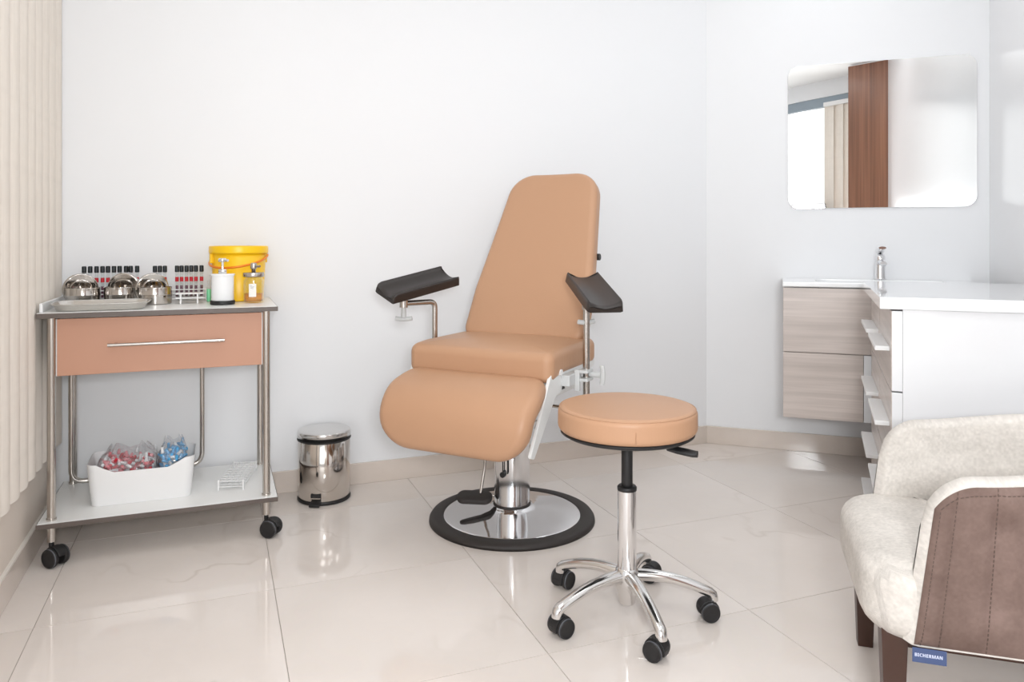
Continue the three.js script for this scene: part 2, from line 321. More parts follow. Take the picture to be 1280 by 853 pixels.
// vertical blinds: each slat a part
function verticalBlind(label, at, turn, count, pitch, y0, y1, tilt, rail) {
  const t = thing('vertical_blind', label, 'blind', [at[0], at[1], 0], turn);
  part(t, 'head_rail', rb(0, count * pitch, y1, y1 + 0.045, -rail / 2, rail / 2, 0.004), mat.whitePlastic);
  const g = (() => { const n = 8, w = 0.127, pos = [], uv = [], idx = []; for (let s = 0; s < 2; s++) for (let i = 0; i <= n; i++) for (let j = 0; j < 2; j++) { const x = (i / n - 0.5) * w, z = 0.014 * (1 - (2 * i / n - 1) ** 2) + (s ? -0.0006 : 0.0006); pos.push(x, j ? y1 : y0, z); uv.push(x, j ? y1 : y0); }
    const k = (n + 1) * 2; for (let i = 0; i < n; i++) { const a = i * 2; idx.push(a, a + 2, a + 1, a + 1, a + 2, a + 3); idx.push(k + a, k + a + 1, k + a + 2, k + a + 1, k + a + 3, k + a + 2); }
    const b = new THREE.BufferGeometry(); b.setAttribute('position', new THREE.Float32BufferAttribute(pos, 3)); b.setAttribute('uv', new THREE.Float32BufferAttribute(uv, 2)); b.setIndex(idx); b.computeVertexNormals(); return b; })();
  for (let i = 0; i < count; i++) { const s = part(t, 'slat', g, mat.blind); s.position.x = (i + 0.5) * pitch; s.rotation.y = (tilt + (rnd() - 0.5) * 5) * RAD; }
  return t;
}
{
  const n = 17, p = planA(U_LEFT + 0.02, 3.419 - 0.012 - n * 0.112);
  verticalBlind('beige vertical blind hanging full height along the left wall', p, TA + 90, n, 0.112, 0.31, CEIL - 0.06, -5, 0.026);
  const q = planA(0.1, V_BACK + 0.05);
  verticalBlind('beige vertical blind covering one side of the window behind the camera', q, TA, 4, 0.112, 0.1, WIN.y1 - 0.12, 9, 0.05);
}
// ceiling light panels out of view, placed to even out the room brightness
function unseenCeilingPanel(u, v, label) {
  const [x, d] = planA(u, v), t = thing('unseen_ceiling_light', label, 'ceiling light', [x, d, CEIL], TA, 'unseen ceiling light panels');
  part(t, 'frame', extrude([[-0.31, -0.31], [0.31, -0.31], [0.31, 0.31], [-0.31, 0.31]], 0.014, 0.002, [[[-0.29, -0.29], [-0.29, 0.29], [0.29, 0.29], [0.29, -0.29]]]).rotateX(Math.PI / 2), mat.whiteSteel);
  part(t, 'diffuser', bx(-0.29, 0.29, -0.008, -0.001, -0.29, 0.29), mat.lampGlow);
  const l = new THREE.RectAreaLight(new THREE.Color(0.96, 0.985, 1), UNSEEN_PANEL_LIGHT, 0.58, 0.58); l.position.y = -0.02; l.rotation.x = -Math.PI / 2; l.name = 'unseen_panel_lamp'; t.add(l);
}
unseenCeilingPanel(0.1, 0.8, 'unseen square white light panel in the ceiling near the window and the blind');
unseenCeilingPanel(1.45, 1.0, 'unseen square white light panel in the ceiling above the armchair');
unseenCeilingPanel(0.05, 1.9, 'unseen square white light panel in the ceiling between trolley and chair');
unseenCeilingPanel(1.3, 2.15, 'unseen square white light panel in the ceiling above the stool');
unseenCeilingPanel(2.4, 2.45, 'unseen square white light panel in the ceiling in front of the washbasin');

{ // out-of-view lamp behind the camera, built as a softbox: soft main light
  const t = thing('studio_softbox', 'small square studio softbox on a thin black stand out of view behind the camera', 'studio light', [0.185, -0.36, 0]);
  const head = new THREE.Group(); head.name = 'softbox_head'; head.position.set(0, 1.28, 0); head.rotation.set(0.06, 0.06, 0, 'YXZ'); head.rotation.y = Math.PI - 0.16; t.add(head);
  part(head, 'housing', (() => { const g = new THREE.CylinderGeometry(0.26, 0.09, 0.13, 4, 1, false, Math.PI / 4).rotateX(Math.PI / 2).translate(0, 0, -0.075); return g; })(), mat.black, 'black fabric housing');
  part(head, 'diffuser', bx(-0.175, 0.175, -0.175, 0.175, -0.008, -0.002), mat.lampGlow, 'white glowing diffuser');
  const l = new THREE.RectAreaLight(new THREE.Color(0.95, 0.98, 1), FLASH_LIGHT, 0.34, 0.34); l.position.z = 0.004; l.rotation.y = Math.PI; l.name = 'softbox_lamp'; head.add(l);
  part(t, 'pole', cyl(0.011, 0.011, 0.25, 1.24, 16).translate(0, 0, 0.06), mat.black);
  for (let i = 0; i < 3; i++) { const f = i * 2.094 + 0.5; part(t, 'leg', sweep([V(0, 0.4, 0.06), V(0.14 * Math.cos(f), 0.012, 0.06 + 0.14 * Math.sin(f))], 0.008, 10), mat.black); }
}

// ---------------------------------------------------------------- treatment chair
const chair = thing('treatment_chair', 'tan leather blood draw chair with black arm pads on a chrome pedestal', 'chair', [0, 2.98, 0], -27);
{
  // pedestal
  part(chair, 'base_ring', lathe([[0.271, 0.02], [0.276, 0.024], [0.303, 0.024], [0.319, 0.02], [0.326, 0.01], [0.327, 0], [0.271, 0]], 96), mat.rubber, 'black rubber rim of the round base');
  part(chair, 'base_plate', lathe([[0.274, 0.0], [0.274, 0.02], [0.265, 0.0225], [0.2, 0.03], [0.14, 0.038], [0.1, 0.046], [0.084, 0.052], [0.079, 0.057], [0.07, 0.058], [0, 0.058]], 96), mat.chrome, 'polished chrome dished base plate');
  part(chair, 'column_collar', lathe([[0.07, 0.057], [0.0745, 0.057], [0.0745, 0.063], [0.07, 0.066]], 64), mat.rubber);
  part(chair, 'column', lathe([[0.0, 0.057], [0.071, 0.057], [0.071, 0.5], [0.066, 0.505], [0.0, 0.505]], 64), mat.column, 'polished chrome column');
  part(chair, 'seat_frame', [rb(-0.2, 0.2, 0.5, 0.6, -0.18, 0.16, 0.01), rb(-0.28, 0.28, 0.6, 0.632, -0.18, 0.22, 0.006)], mat.whiteSteel, 'white steel seat frame');
  // side plates carrying the leg rest
  const plateOf = (s) => ol2([[0.255, 0.66, 0.004], [-0.15, 0.66, 0.01], [-0.15, 0.605, 0.02], [0.1, 0.585, 0.05], [0.235, 0.55, 0.04], s > 0 ? [0.41, 0.375, 0.01] : [0.33, 0.46, 0.01], s > 0 ? [0.44, 0.385, 0.01] : [0.36, 0.47, 0.01]]);
  for (const s of [-1, 1]) {
    const g = extrude(plateOf(s), 0.012, 0.002); g.rotateY(-Math.PI / 2); g.translate(s > 0 ? 0.292 : -0.28, 0, 0);
    const pl = part(chair, 'side_plate', g, mat.whiteSteel, 'white steel side plate');
    const bolt = cyl(0.011, 0.011, 0, 0.012, 20).rotateZ(-s * Math.PI / 2).translate(s * 0.29, 0.632, 0.205); part(pl, 'bolt_cap', bolt, mat.whitePlastic);
  }
  part(chair, 'hinge_marker', extrude([[-0.012, -0.008], [0.012, -0.008], [0, 0.012]], 0.004, 0.0008).rotateY(Math.PI / 2).translate(0.291, 0.575, 0.17), mat.black);
  // seat
  const seatOl = outline([[-0.298, -0.17, 0.05], [0.298, -0.17, 0.05], [0.298, 0.288, 0.035], [-0.298, 0.288, 0.035]]);
  part(chair, 'seat', pad(seatOl, 0.098, 0.03, 0.012, (x, y, z) => { const k = Math.max(0, (y - 0.16) / 0.13); return [x, 0.665 + z - 0.01 * k * k - (z < 0 ? 0.012 * k : 0), y]; }).scale(1, 1, 1), mat.leather);
  // backrest, leaning back
  const bol = outline([[-0.27, 0, 0.05], [0.274, 0, 0.05], [0.27, 0.22, 0.5], [0.206, 0.785, 0.12], [-0.196, 0.785, 0.12], [-0.264, 0.22, 0.5]]);
  const lean = 26 * RAD, cl = Math.cos(lean), sl = Math.sin(lean);
  part(chair, 'backrest', pad(bol, 0.085, 0.03, 0.006, (x, y, z) => { const zz = z - 0.03 * (1 - (x / 0.27) ** 2) * 0.6 + 0.02 * (y / 0.78 - 0.5) ** 2; return [x, 0.685 + y * cl + zz * sl, -0.095 - y * sl + zz * cl]; }), mat.leather);
  part(chair, 'backrest_plate', pad(outline([[-0.22, 0.02, 0.05], [0.22, 0.02, 0.05], [0.16, 0.66, 0.1], [-0.16, 0.66, 0.1]]), 0.016, 0.006, 0, (x, y, z) => { const zz = z - 0.064; return [x, 0.685 + y * cl + zz * sl, -0.095 - y * sl + zz * cl]; }), mat.whiteSteel);
  for (const x of [-0.2, 0.15]) part(chair, 'backrest_hinge', rb(x, x + 0.05, 0.56, 0.73, -0.25, -0.17, 0.01), mat.whiteSteel);
  part(chair, 'backrest_knob', [cyl(0.014, 0.014, 0, 0.03, 20).rotateZ(-Math.PI / 2).translate(0.228, 1.03, -0.3), cyl(0.006, 0.006, -0.06, 0.0, 12).rotateZ(-Math.PI / 2).translate(0.228, 1.03, -0.3)], mat.black, 'small black knob');
  // leg rest, sloping down and forward
  const lol = outline([[-0.278, 0.012, 0.06], [-0.306, -0.13, 0.25], [-0.292, -0.397, 0.13], [0.292, -0.397, 0.13], [0.306, -0.13, 0.25], [0.278, 0.012, 0.06]]);
  const fall = new THREE.CatmullRomCurve3([V(0, 0.632, 0.25), V(0, 0.615, 0.345), V(0, 0.572, 0.435), V(0, 0.512, 0.482), V(0, 0.44, 0.494), V(0, 0.35, 0.487), V(0, 0.3, 0.482)]), fl = fall.getLength();
  part(chair, 'leg_rest', pad(lol, 0.08, 0.038, 0.008, (x, y, z) => {
    const t = Math.max(0, Math.min(1, (0.03 - y) / fl)), p = fall.getPointAt(t), g = fall.getTangentAt(t), q = z - 0.042;
    return [x, p.y + g.z * q, p.z - g.y * q];
  }), mat.leather);
  part(chair, 'leg_rest_bar', rb(-0.278, 0.278, 0.46, 0.485, 0.32, 0.35, 0.005), mat.whiteSteel);
  // arm pads: gutter shaped
  const gutter = (len, w) => {
    const n = 18, pos = [], idx = [], ring = [];
    const prof = []; for (let i = 0; i <= 12; i++) { const x = -w / 2 + 0.012 + (w - 0.024) * i / 12; prof.push([x, 0.044 - 0.024 * (1 - ((x) / (w / 2)) ** 2)]); }
    const full = [[-w / 2 + 0.01, 0], [-w / 2, 0.006], [-w / 2 + 0.004, 0.036], [-w / 2 + 0.008, 0.0425], ...prof, [w / 2 - 0.008, 0.0425], [w / 2 - 0.004, 0.036], [w / 2, 0.006], [w / 2 - 0.01, 0]];
    const st = [[-len / 2 + 0.006, 0.9, 0.92], [-len / 2 + 0.001, 0.97, 0.97], [-len / 2 + 0.008, 1, 1], [0, 1, 1], [len / 2 - 0.022, 1, 1], [len / 2 - 0.008, 0.97, 0.9], [len / 2, 0.93, 0.55]];
    st.forEach(([z, fw, fh]) => full.forEach(([x, y]) => pos.push(x * fw, y * fh, z)));
    const m = full.length; for (let i = 0; i < st.length - 1; i++) for (let k = 0; k < m; k++) { const a = i * m + k, b = i * m + (k + 1) % m; idx.push(a, a + m, b, b, a + m, b + m); }
    for (const e of [0, st.length - 1]) { const base = pos.length / 3, z = st[e][0]; for (let k = 0; k < m; k++) pos.push(...pos.slice((e * m + k) * 3, (e * m + k) * 3 + 3)); pos.push(0, 0.012, z); for (let k = 0; k < m; k++) { const a = base + k, b = base + (k + 1) % m; e ? idx.push(base + m, b, a) : idx.push(base + m, a, b); } }
    const g = new THREE.BufferGeometry(); g.setAttribute('position', new THREE.Float32BufferAttribute(pos, 3)); g.setAttribute('uv', new THREE.Float32BufferAttribute(new Float32Array(pos.length / 3 * 2), 2)); g.setIndex(idx); g.computeVertexNormals(); return g;
  };
  const armSpec = [
    { far: V(-0.318, 0.93, -0.03), near: V(-0.425, 0.874, 0.25), sock: V(-0.4, 0, 0.17), post: V(-0.33, 0, 0.05), s: -1, roll: -0.36 },
    { far: V(0.275, 0.935, -0.06), near: V(0.455, 0.852, 0.185), sock: V(0.35, 0, 0.09), post: V(0.35, 0, 0.09), s: 1, roll: 0.0 },
  ];
  for (const a of armSpec) {
    const arm = new THREE.Group(); arm.name = 'armrest'; chair.add(arm);
    const dir = a.near.clone().sub(a.far), g = gutter(dir.length() + 0.02, 0.135), q = new THREE.Object3D();
    q.position.copy(a.far.clone().add(a.near).multiplyScalar(0.5)); q.lookAt(q.position.clone().add(dir)); q.rotateZ(a.roll); q.updateMatrix(); g.applyMatrix4(q.matrix);
    part(arm, 'arm_pad', g, mat.blackPad, 'black concave arm pad');
    const along = (p) => { const t = (p.z - a.far.z) / dir.z; return a.far.y + dir.y * t; };
    const ys = along(a.sock) - (a.s < 0 ? 0.024 : 0.002);
    part(arm, 'socket', cyl(0.017, 0.017, ys - 0.035, ys + (a.s < 0 ? 0.024 : 0.008), 28).translate(a.sock.x, 0, a.sock.z), mat.satin, 'metal socket under the pad');
    const knob = (p, turn, ax) => { const k = [cyl(0.011, 0.009, -0.045, 0, 16), sweep(Array.from({ length: 9 }, (_, i) => { const t = i / 4 - 1; return V(t * 0.034, -0.052 + 0.004 * t * t, 0); }), () => [0.007, 0.009], 10)]; return k.map((x) => x.applyMatrix4(new THREE.Matrix4().makeRotationFromEuler(new THREE.Euler(0, turn, ax))).translate(p.x, p.y, p.z)); };
    part(arm, 'wing_knob', knob(V(a.sock.x, ys - 0.03, a.sock.z), a.s < 0 ? 0.4 : 0.9, 0), mat.greyPlastic, 'grey plastic wing knob');
    if (a.s < 0) part(arm, 'rod', sweep(filleted([V(a.sock.x, ys - 0.018, a.sock.z), V(a.post.x, ys - 0.018, a.post.z), V(a.post.x, 0.52, a.post.z)], 0.025), 0.0115, 14), mat.satin);
    else part(arm, 'rod', sweep([V(a.post.x, ys - 0.03, a.post.z), V(a.post.x, 0.5, a.post.z)], 0.0125, 14), mat.satin);
    const y = 0.625, px = a.post.x, s = a.s;
    part(arm, 'clamp', [rb(Math.min(s * 0.29, s * 0.325), Math.max(s * 0.29, s * 0.325), y - 0.045, y - 0.005, a.post.z - 0.02, a.post.z + 0.1, 0.004), rb(px - 0.02, px + 0.02, y - 0.005, y + 0.006, a.post.z - 0.02, a.post.z + 0.04, 0.003), rb(px - 0.02, px + 0.02, y - 0.035, y - 0.024, a.post.z - 0.02, a.post.z + 0.04, 0.003), rb(px - 0.03, px - 0.01, y - 0.07, y + 0.008, a.post.z + 0.03, a.post.z + 0.045, 0.004)], mat.greyPlastic, 'pale grey rod clamp');
    const kn = knob(V(0, 0, 0), 0, 0).map((g2) => g2.rotateZ(s * Math.PI / 2).translate(px + s * 0.012, y - 0.012, a.post.z)); part(arm, 'wing_knob', kn, mat.greyPlastic, 'grey plastic wing knob');
  }
  // foot pedal and release lever
  const ped = new THREE.Group(); ped.name = 'foot_pedal'; chair.add(ped);
  part(ped, 'pedal_pad', pad(outline([[-0.07, -0.032, 0.03], [0.07, -0.032, 0.03], [0.07, 0.032, 0.03], [-0.07, 0.032, 0.03]]), 0.022, 0.008, 0.003, (x, y, z) => [-0.145 + x, 0.085 + z + y * 0.3, 0.03 - y]).rotateY(0.35), mat.rubber, 'black ribbed pedal');
  part(ped, 'pedal_rod', sweep(filleted([V(-0.11, 0.095, 0.06), V(-0.105, 0.2, 0.03), V(-0.1, 0.5, 0.03)], 0.03), 0.006, 10), mat.satin);
  part(ped, 'pedal_arm', sweep(filleted([V(-0.1, 0.09, 0.05), V(-0.02, 0.09, 0.02), V(0, 0.09, 0)], 0.02), 0.007, 10), mat.satin);
  part(chair, 'column_knob', [cyl(0.011, 0.011, 0, 0.014, 20).rotateX(Math.PI / 2).translate(0.0, 0.192, 0.07), sweep([V(0.0, 0.197, 0.078), V(0, 0.29, 0.079)], 0.0025, 8), sweep([V(0.02, 0.197, 0.076), V(0.02, 0.29, 0.077)], 0.0025, 8)], mat.black);
  const lev = part(chair, 'lever', sweep(filleted([V(0.24, 0.5, 0.16), V(0.31, 0.5, 0.17), V(0.36, 0.475, 0.18)], 0.03), 0.006, 10), mat.satin);
  part(lev, 'lever_grip', sweep([V(0.345, 0.482, 0.178), V(0.36, 0.475, 0.18), V(0.4, 0.455, 0.185)], 0.011, 12), mat.black);
}

// ---------------------------------------------------------------- casters
function casterGeometry(R) {                                          // twin wheel castor, axle along x, origin under the stem on the floor
  const w = 0.0095;
  const wheel = lathe([[0, -w], [R * 0.8, -w], [R * 0.96, -w * 0.7], [R, -w * 0.2], [R, w * 0.4], [R * 0.94, w], [R * 0.78, w], [R * 0.74, w * 0.75], [0, w * 0.85]], 32).rotateZ(-Math.PI / 2);
  const hood = (() => { const pts = []; for (let i = 0; i <= 14; i++) { const a = (-0.12 + 1.05 * i / 14) * Math.PI; pts.push([Math.cos(a) * R * 1.1, Math.sin(a) * R * 1.1]); } const inn = []; for (let i = 14; i >= 0; i--) { const a = (-0.12 + 1.05 * i / 14) * Math.PI; inn.push([Math.cos(a) * R * 0.55, Math.sin(a) * R * 0.55]); }
    return extrude([...pts, ...inn], 0.03, 0.002).rotateY(Math.PI / 2).translate(-0.015, R, 0); })();
  return { wheel, hood, R };
}
function addCaster(parent, at, turn, cg, trail = 0.016, stem = 0.09) {
  const c = new THREE.Group(); c.name = 'caster'; c.position.copy(at); c.rotation.y = turn; parent.add(c);
  part(c, 'hood', cg.hood.clone().translate(0, 0, trail), mat.black);
  part(c, 'stem', cyl(0.008, 0.008, cg.R * 1.2, stem, 16), mat.black);
  for (const s of [-1, 1]) { const g = cg.wheel.clone(); if (s < 0) g.rotateY(Math.PI); g.translate(s * 0.02, cg.R, trail); part(c, 'wheel', g, mat.black);
    part(c, 'tread', new THREE.TorusGeometry(cg.R * 0.9, cg.R * 0.1, 8, 32).rotateY(Math.PI / 2).translate(s * 0.025, cg.R, trail), mat.wheelRing); }
  return c;
}

// ---------------------------------------------------------------- stool
const stool = thing('rolling_stool', 'round tan leather stool on a chrome five star base with casters', 'stool', [0.338, 2.21, 0], 12.4);
{
  const circ = []; for (let i = 0; i < 72; i++) circ.push(new THREE.Vector2(0.203 * Math.cos(i / 36 * Math.PI), 0.203 * Math.sin(i / 36 * Math.PI)));
  const seat = part(stool, 'seat', pad(circ, 0.074, 0.02, 0.006, (x, y, z) => { const r = Math.hypot(x, y), k = 1 - 0.012 * Math.exp(-(((z - 0.012) / 0.004) ** 2)) * (r > 0.19 ? 1 : 0); return [x * k, 0.579 + z, -y * k]; }), mat.leather);
  part(seat, 'piping', new THREE.TorusGeometry(0.1975, 0.0016, 8, 96).rotateX(Math.PI / 2).translate(0, 0.6105, 0), mat.leather);
  part(seat, 'side_seam', [sweep([V(0.02, 0.585, 0.2025), V(0.02, 0.56, 0.2035), V(0.02, 0.553, 0.2022)], 0.0013, 6).rotateY(-0.35)], mat.leather);
  part(stool, 'seat_plate', lathe([[0, 0.532], [0.185, 0.532], [0.195, 0.538], [0.196, 0.546], [0, 0.546]], 64), mat.black, 'black plastic seat underside');
  part(stool, 'mechanism', [rb(-0.05, 0.05, 0.505, 0.533, -0.06, 0.06, 0.006), cyl(0.028, 0.032, 0.495, 0.51, 24)], mat.black);
  const lv = part(stool, 'height_lever', sweep([V(0.03, 0.52, 0.02), V(0.12, 0.517, 0.05), V(0.15, 0.515, 0.055)], 0.005, 10).rotateY(-0.6), mat.black);
  part(lv, 'lever_paddle', sweep([V(0.13, 0.517, 0.052), V(0.16, 0.513, 0.057), V(0.2, 0.509, 0.06), V(0.212, 0.509, 0.061)], (t) => [0.006 + 0.014 * Math.sin(Math.PI * (0.2 + 0.7 * t)), 0.009], 12).rotateY(-0.6), mat.black);
  part(stool, 'gas_piston', lathe([[0, 0.35], [0.0165, 0.35], [0.0165, 0.5], [0, 0.5]], 32), mat.black, 'black piston rod');
  part(stool, 'piston_collar', lathe([[0.0165, 0.366], [0.028, 0.366], [0.0285, 0.37], [0.0285, 0.376], [0.025, 0.38], [0.0165, 0.38]], 32), mat.black);
  part(stool, 'gas_cylinder', lathe([[0, 0.1], [0.0275, 0.1], [0.0275, 0.366], [0.0235, 0.369], [0, 0.369]], 40), mat.chrome, 'polished chrome cylinder');
  part(stool, 'hub', lathe([[0, 0.034], [0.02, 0.034], [0.024, 0.038], [0.026, 0.06], [0.034, 0.085], [0.037, 0.12], [0.033, 0.135], [0.0275, 0.14]], 40), mat.alu);
  const pts = []; for (let i = 0; i <= 16; i++) { const t = i / 16, r = 0.02 + 0.218 * t; pts.push(V(0, 0.118 + 0.004 * Math.sin(t * 3) - 0.042 * t * t, r)); }
  pts.push(V(0, 0.07, 0.2445), V(0, 0.062, 0.2465), V(0, 0.054, 0.247));
  const arm = sweep(pts, (t) => [0.0195 - 0.004 * t, t > 0.86 ? 0.0155 : 0.017 - 0.0035 * t], 20);
  const cg = casterGeometry(0.0275), turns = [0.35, -0.9, 0.8, 2.2, -0.6];
  for (let i = 0; i < 5; i++) {
    const a = i * 72 * RAD, leg = part(stool, 'leg', arm, mat.alu, 'polished aluminium star arm'); leg.rotation.y = a;
    addCaster(stool, V(0.247 * Math.sin(a), 0, 0.247 * Math.cos(a)), [-127, -85, 60, 140, 125].map((v) => (v - 12.4) * RAD)[i], cg, 0.014, 0.062);
  }
}

// ---------------------------------------------------------------- trolley
const TROLLEY = [-1.56, 2.547];
const trolley = thing('instrument_trolley', 'white instrument trolley with a tan drawer, steel tube legs and casters', 'trolley', [TROLLEY[0], TROLLEY[1], 0], TA);
const onTrolley = (x, z, h) => { const c = Math.cos(TA * RAD), s = Math.sin(TA * RAD); return [TROLLEY[0] + x * c + z * s, TROLLEY[1] + x * s - z * c, h]; };
const TOP = 0.856, SHELF = 0.152;
{
  const top = part(trolley, 'top_panel', rb(-0.037, 0.73, TOP - 0.018, TOP, -0.45, 0.035, 0.001), mat.whiteLaminate, 'white laminate top');
  part(top, 'edge_band', extrude([[-0.039, -0.452], [0.732, -0.452], [0.732, 0.037], [-0.039, 0.037]], 0.0165, 0.0006, [[[-0.0365, -0.4495], [-0.0365, 0.0345], [0.7295, 0.0345], [0.7295, -0.4495]]]).rotateX(Math.PI / 2).translate(0, TOP - 0.0012, 0).applyMatrix4(new THREE.Matrix4()), mat.edge, 'dark grey edge band');
  part(top, 'side_lip', [rb(-0.036, -0.026, TOP, TOP + 0.03, -0.44, 0.0, 0.002)], mat.whitePlastic);
  const shelf = part(trolley, 'lower_shelf', rb(-0.037, 0.73, SHELF - 0.018, SHELF, -0.45, 0.035, 0.001), mat.whiteLaminate, 'white laminate lower shelf');
  part(shelf, 'edge_band', extrude([[-0.039, -0.452], [0.732, -0.452], [0.732, 0.037], [-0.039, 0.037]], 0.0165, 0.0006, [[[-0.0365, -0.4495], [-0.0365, 0.0345], [0.7295, 0.0345], [0.7295, -0.4495]]]).rotateX(Math.PI / 2).translate(0, SHELF - 0.0012, 0), mat.edge, 'dark brown edge band');
  for (const [x, z] of [[0, 0], [0.693, 0], [0, -0.415], [0.693, -0.415]]) part(trolley, 'leg', [cyl(0.0135, 0.0135, 0.08, TOP - 0.018, 24).translate(x, 0, z), cyl(0.016, 0.016, SHELF, SHELF + 0.006, 24).translate(x, 0, z)], mat.satin, 'satin steel tube leg');
  part(trolley, 'drawer_housing', [rb(0.02, 0.673, 0.79, TOP - 0.018, -0.43, -0.02, 0.002), rb(0.02, 0.034, 0.655, 0.8, -0.43, -0.02, 0.002), rb(0.659, 0.673, 0.655, 0.8, -0.43, -0.02, 0.002), rb(0.03, 0.665, 0.66, 0.79, -0.43, -0.42, 0.002)], mat.whiteSteel, 'white drawer housing');
  const dr = part(trolley, 'drawer', rb(0.016, 0.677, 0.638, TOP - 0.024, -0.018, 0.002, 0.002), mat.drawerTan, 'tan drawer front');
  for (const x of [0.014, 0.6765]) part(dr, 'drawer_edge', rb(x, x + 0.0025, 0.638, TOP - 0.024, -0.018, 0.001, 0.0005), mat.whitePlastic);
  part(dr, 'drawer_box', [rb(0.05, 0.645, 0.655, 0.665, -0.4, -0.018, 0.002), rb(0.05, 0.06, 0.655, 0.77, -0.4, -0.018, 0.002), rb(0.635, 0.645, 0.655, 0.77, -0.4, -0.018, 0.002)], mat.whiteSteel);
  part(dr, 'handle', [sweep([V(0.172, 0.739, 0.03), V(0.548, 0.739, 0.03)], 0.006, 20), rb(0.19, 0.2, 0.734, 0.744, 0, 0.03, 0.002), rb(0.52, 0.53, 0.734, 0.744, 0, 0.03, 0.002)], mat.satin, 'satin steel bar handle');
  part(trolley, 'back_rail', sweep(filleted([V(0.005, 0.66, -0.34), V(0.005, SHELF + 0.024, -0.34), V(0.465, SHELF + 0.024, -0.425), V(0.465, 0.67, -0.425)], 0.05), 0.0095, 14), mat.satin, 'bent steel tube rail');
  const cg = casterGeometry(0.0325);
  [[0, 0, 0.85], [0.693, 0, 1.0], [0, -0.415, 1.2], [0.693, -0.415, 2.6]].forEach(([x, z, t]) => addCaster(trolley, V(x, 0, z), t, cg, 0.02, 0.085));
}
// things on the trolley top
const tray = thing('instrument_tray', 'shallow stainless steel tray at the front corner of the trolley top', 'tray', onTrolley(0.142, -0.09, TOP), TA + 1); tray.scale.set(0.88, 1, 0.95);
{
  const ring = (w, d, r) => outline([[-w / 2, -d / 2, r], [w / 2, -d / 2, r], [w / 2, d / 2, r], [-w / 2, d / 2, r]]);
  const levels = [[0.30, 0.17, 0.001], [0.31, 0.18, 0.002], [0.332, 0.202, 0.022], [0.35, 0.22, 0.026], [0.352, 0.222, 0.0245], [0.348, 0.218, 0.0225], [0.33, 0.2, 0.0195], [0.308, 0.178, 0.0035], [0.295, 0.165, 0.003]];
  const rs = levels.map(([w, d]) => ring(w, d, 0.045)), n = rs[0].length, pos = [], idx = [];
  levels.forEach(([w, d, y], i) => { for (let k = 0; k < n; k++) { const p = rs[0][k]; pos.push(p.x * w / 0.30 , y, -p.y * d / 0.17); } });
  for (let i = 0; i < levels.length - 1; i++) for (let k = 0; k < n; k++) { const a = i * n + k, b = i * n + (k + 1) % n; idx.push(a, b, a + n, b, b + n, a + n); }
  const cb = pos.length / 3; pos.push(0, 0.001, 0, 0, 0.003, 0); for (let k = 0; k < n; k++) idx.push(cb, (k + 1) % n, k, cb + 1, (levels.length - 1) * n + k, (levels.length - 1) * n + (k + 1) % n);
  const g = new THREE.BufferGeometry(); g.setAttribute('position', new THREE.Float32BufferAttribute(pos, 3)); g.setAttribute('uv', new THREE.Float32BufferAttribute(new Float32Array(pos.length / 3 * 2), 2)); g.setIndex(idx); g.computeVertexNormals();
  part(tray, 'tray_body', g, mat.tray);
}
function canister(x, z, tilt, turn, label) {
  const t = thing('steel_canister', label, 'canister', onTrolley(x, z, TOP), TA + turn, 'steel canisters on the trolley'); t.scale.setScalar(0.95);
  part(t, 'body', lathe([[0, 0.001], [0.058, 0.001], [0.061, 0.004], [0.061, 0.036], [0.0625, 0.038], [0.0625, 0.042], [0.061, 0.044], [0.061, 0.066], [0.0625, 0.068], [0.0595, 0.068], [0.0592, 0.004], [0, 0.003]], 56), mat.canister);
  const g = merge([lathe([[0.0645, -0.014], [0.0645, -0.003]], 56), lathe([[0.0645, -0.003], [0.0635, -0.0008], [0.061, 0]], 56), lathe([[0.061, 0], [0.043, 0.0006]], 56), lathe([[0.043, 0.0006], [0.0415, 0.007]], 56), lathe([[0.0415, 0.007], [0.04, 0.008]], 56), lathe([[0.04, 0.008], [0.02, 0.0092], [0, 0.0096]], 56), lathe([[0, 0.006], [0.063, -0.003], [0.063, -0.014], [0.0645, -0.014]], 56)]);
  g.rotateX(Math.PI / 2).rotateX(-tilt).translate(0, 0.058, -0.035); part(t, 'lid', g, mat.canister, 'round steel lid propped upright');
}
canister(0.05, -0.3, -0.16, 20, 'round steel canister with propped lid behind the tray end nearest the blind');
canister(0.177, -0.305, -0.2, -14, 'round steel canister with propped lid standing between two alike canisters');
canister(0.302, -0.245, -0.18, 22, 'round steel canister with propped lid beside the white tube rack');
const tubeGlass = lathe([[0, 0.0], [0.004, 0.001], [0.0065, 0.006], [0.0065, 0.115], [0.0075, 0.117], [0.0055, 0.117], [0.0055, 0.008], [0, 0.003]], 14);
const tubeFill = cyl(0.0052, 0.0052, 0.006, 0.05, 12), tubeBand = cyl(0.0069, 0.0069, 0.066, 0.084, 14), tubeCap = lathe([[0, 0.104], [0.0075, 0.104], [0.0082, 0.107], [0.0082, 0.127], [0.0068, 0.13], [0, 0.13]], 14);
function tube(x, z, label, group, lift = 0.012) {
  const t = thing('test_tube', label, 'test tube', onTrolley(x, z, TOP + lift), TA, group);
  part(t, 'glass', tubeGlass, mat.clear); part(t, 'liquid', tubeFill, mat.tubeLiquid); part(t, 'red_band', tubeBand, mat.redBand, 'red label band'); part(t, 'cap', tubeCap, mat.capBlack, 'black cap');
}
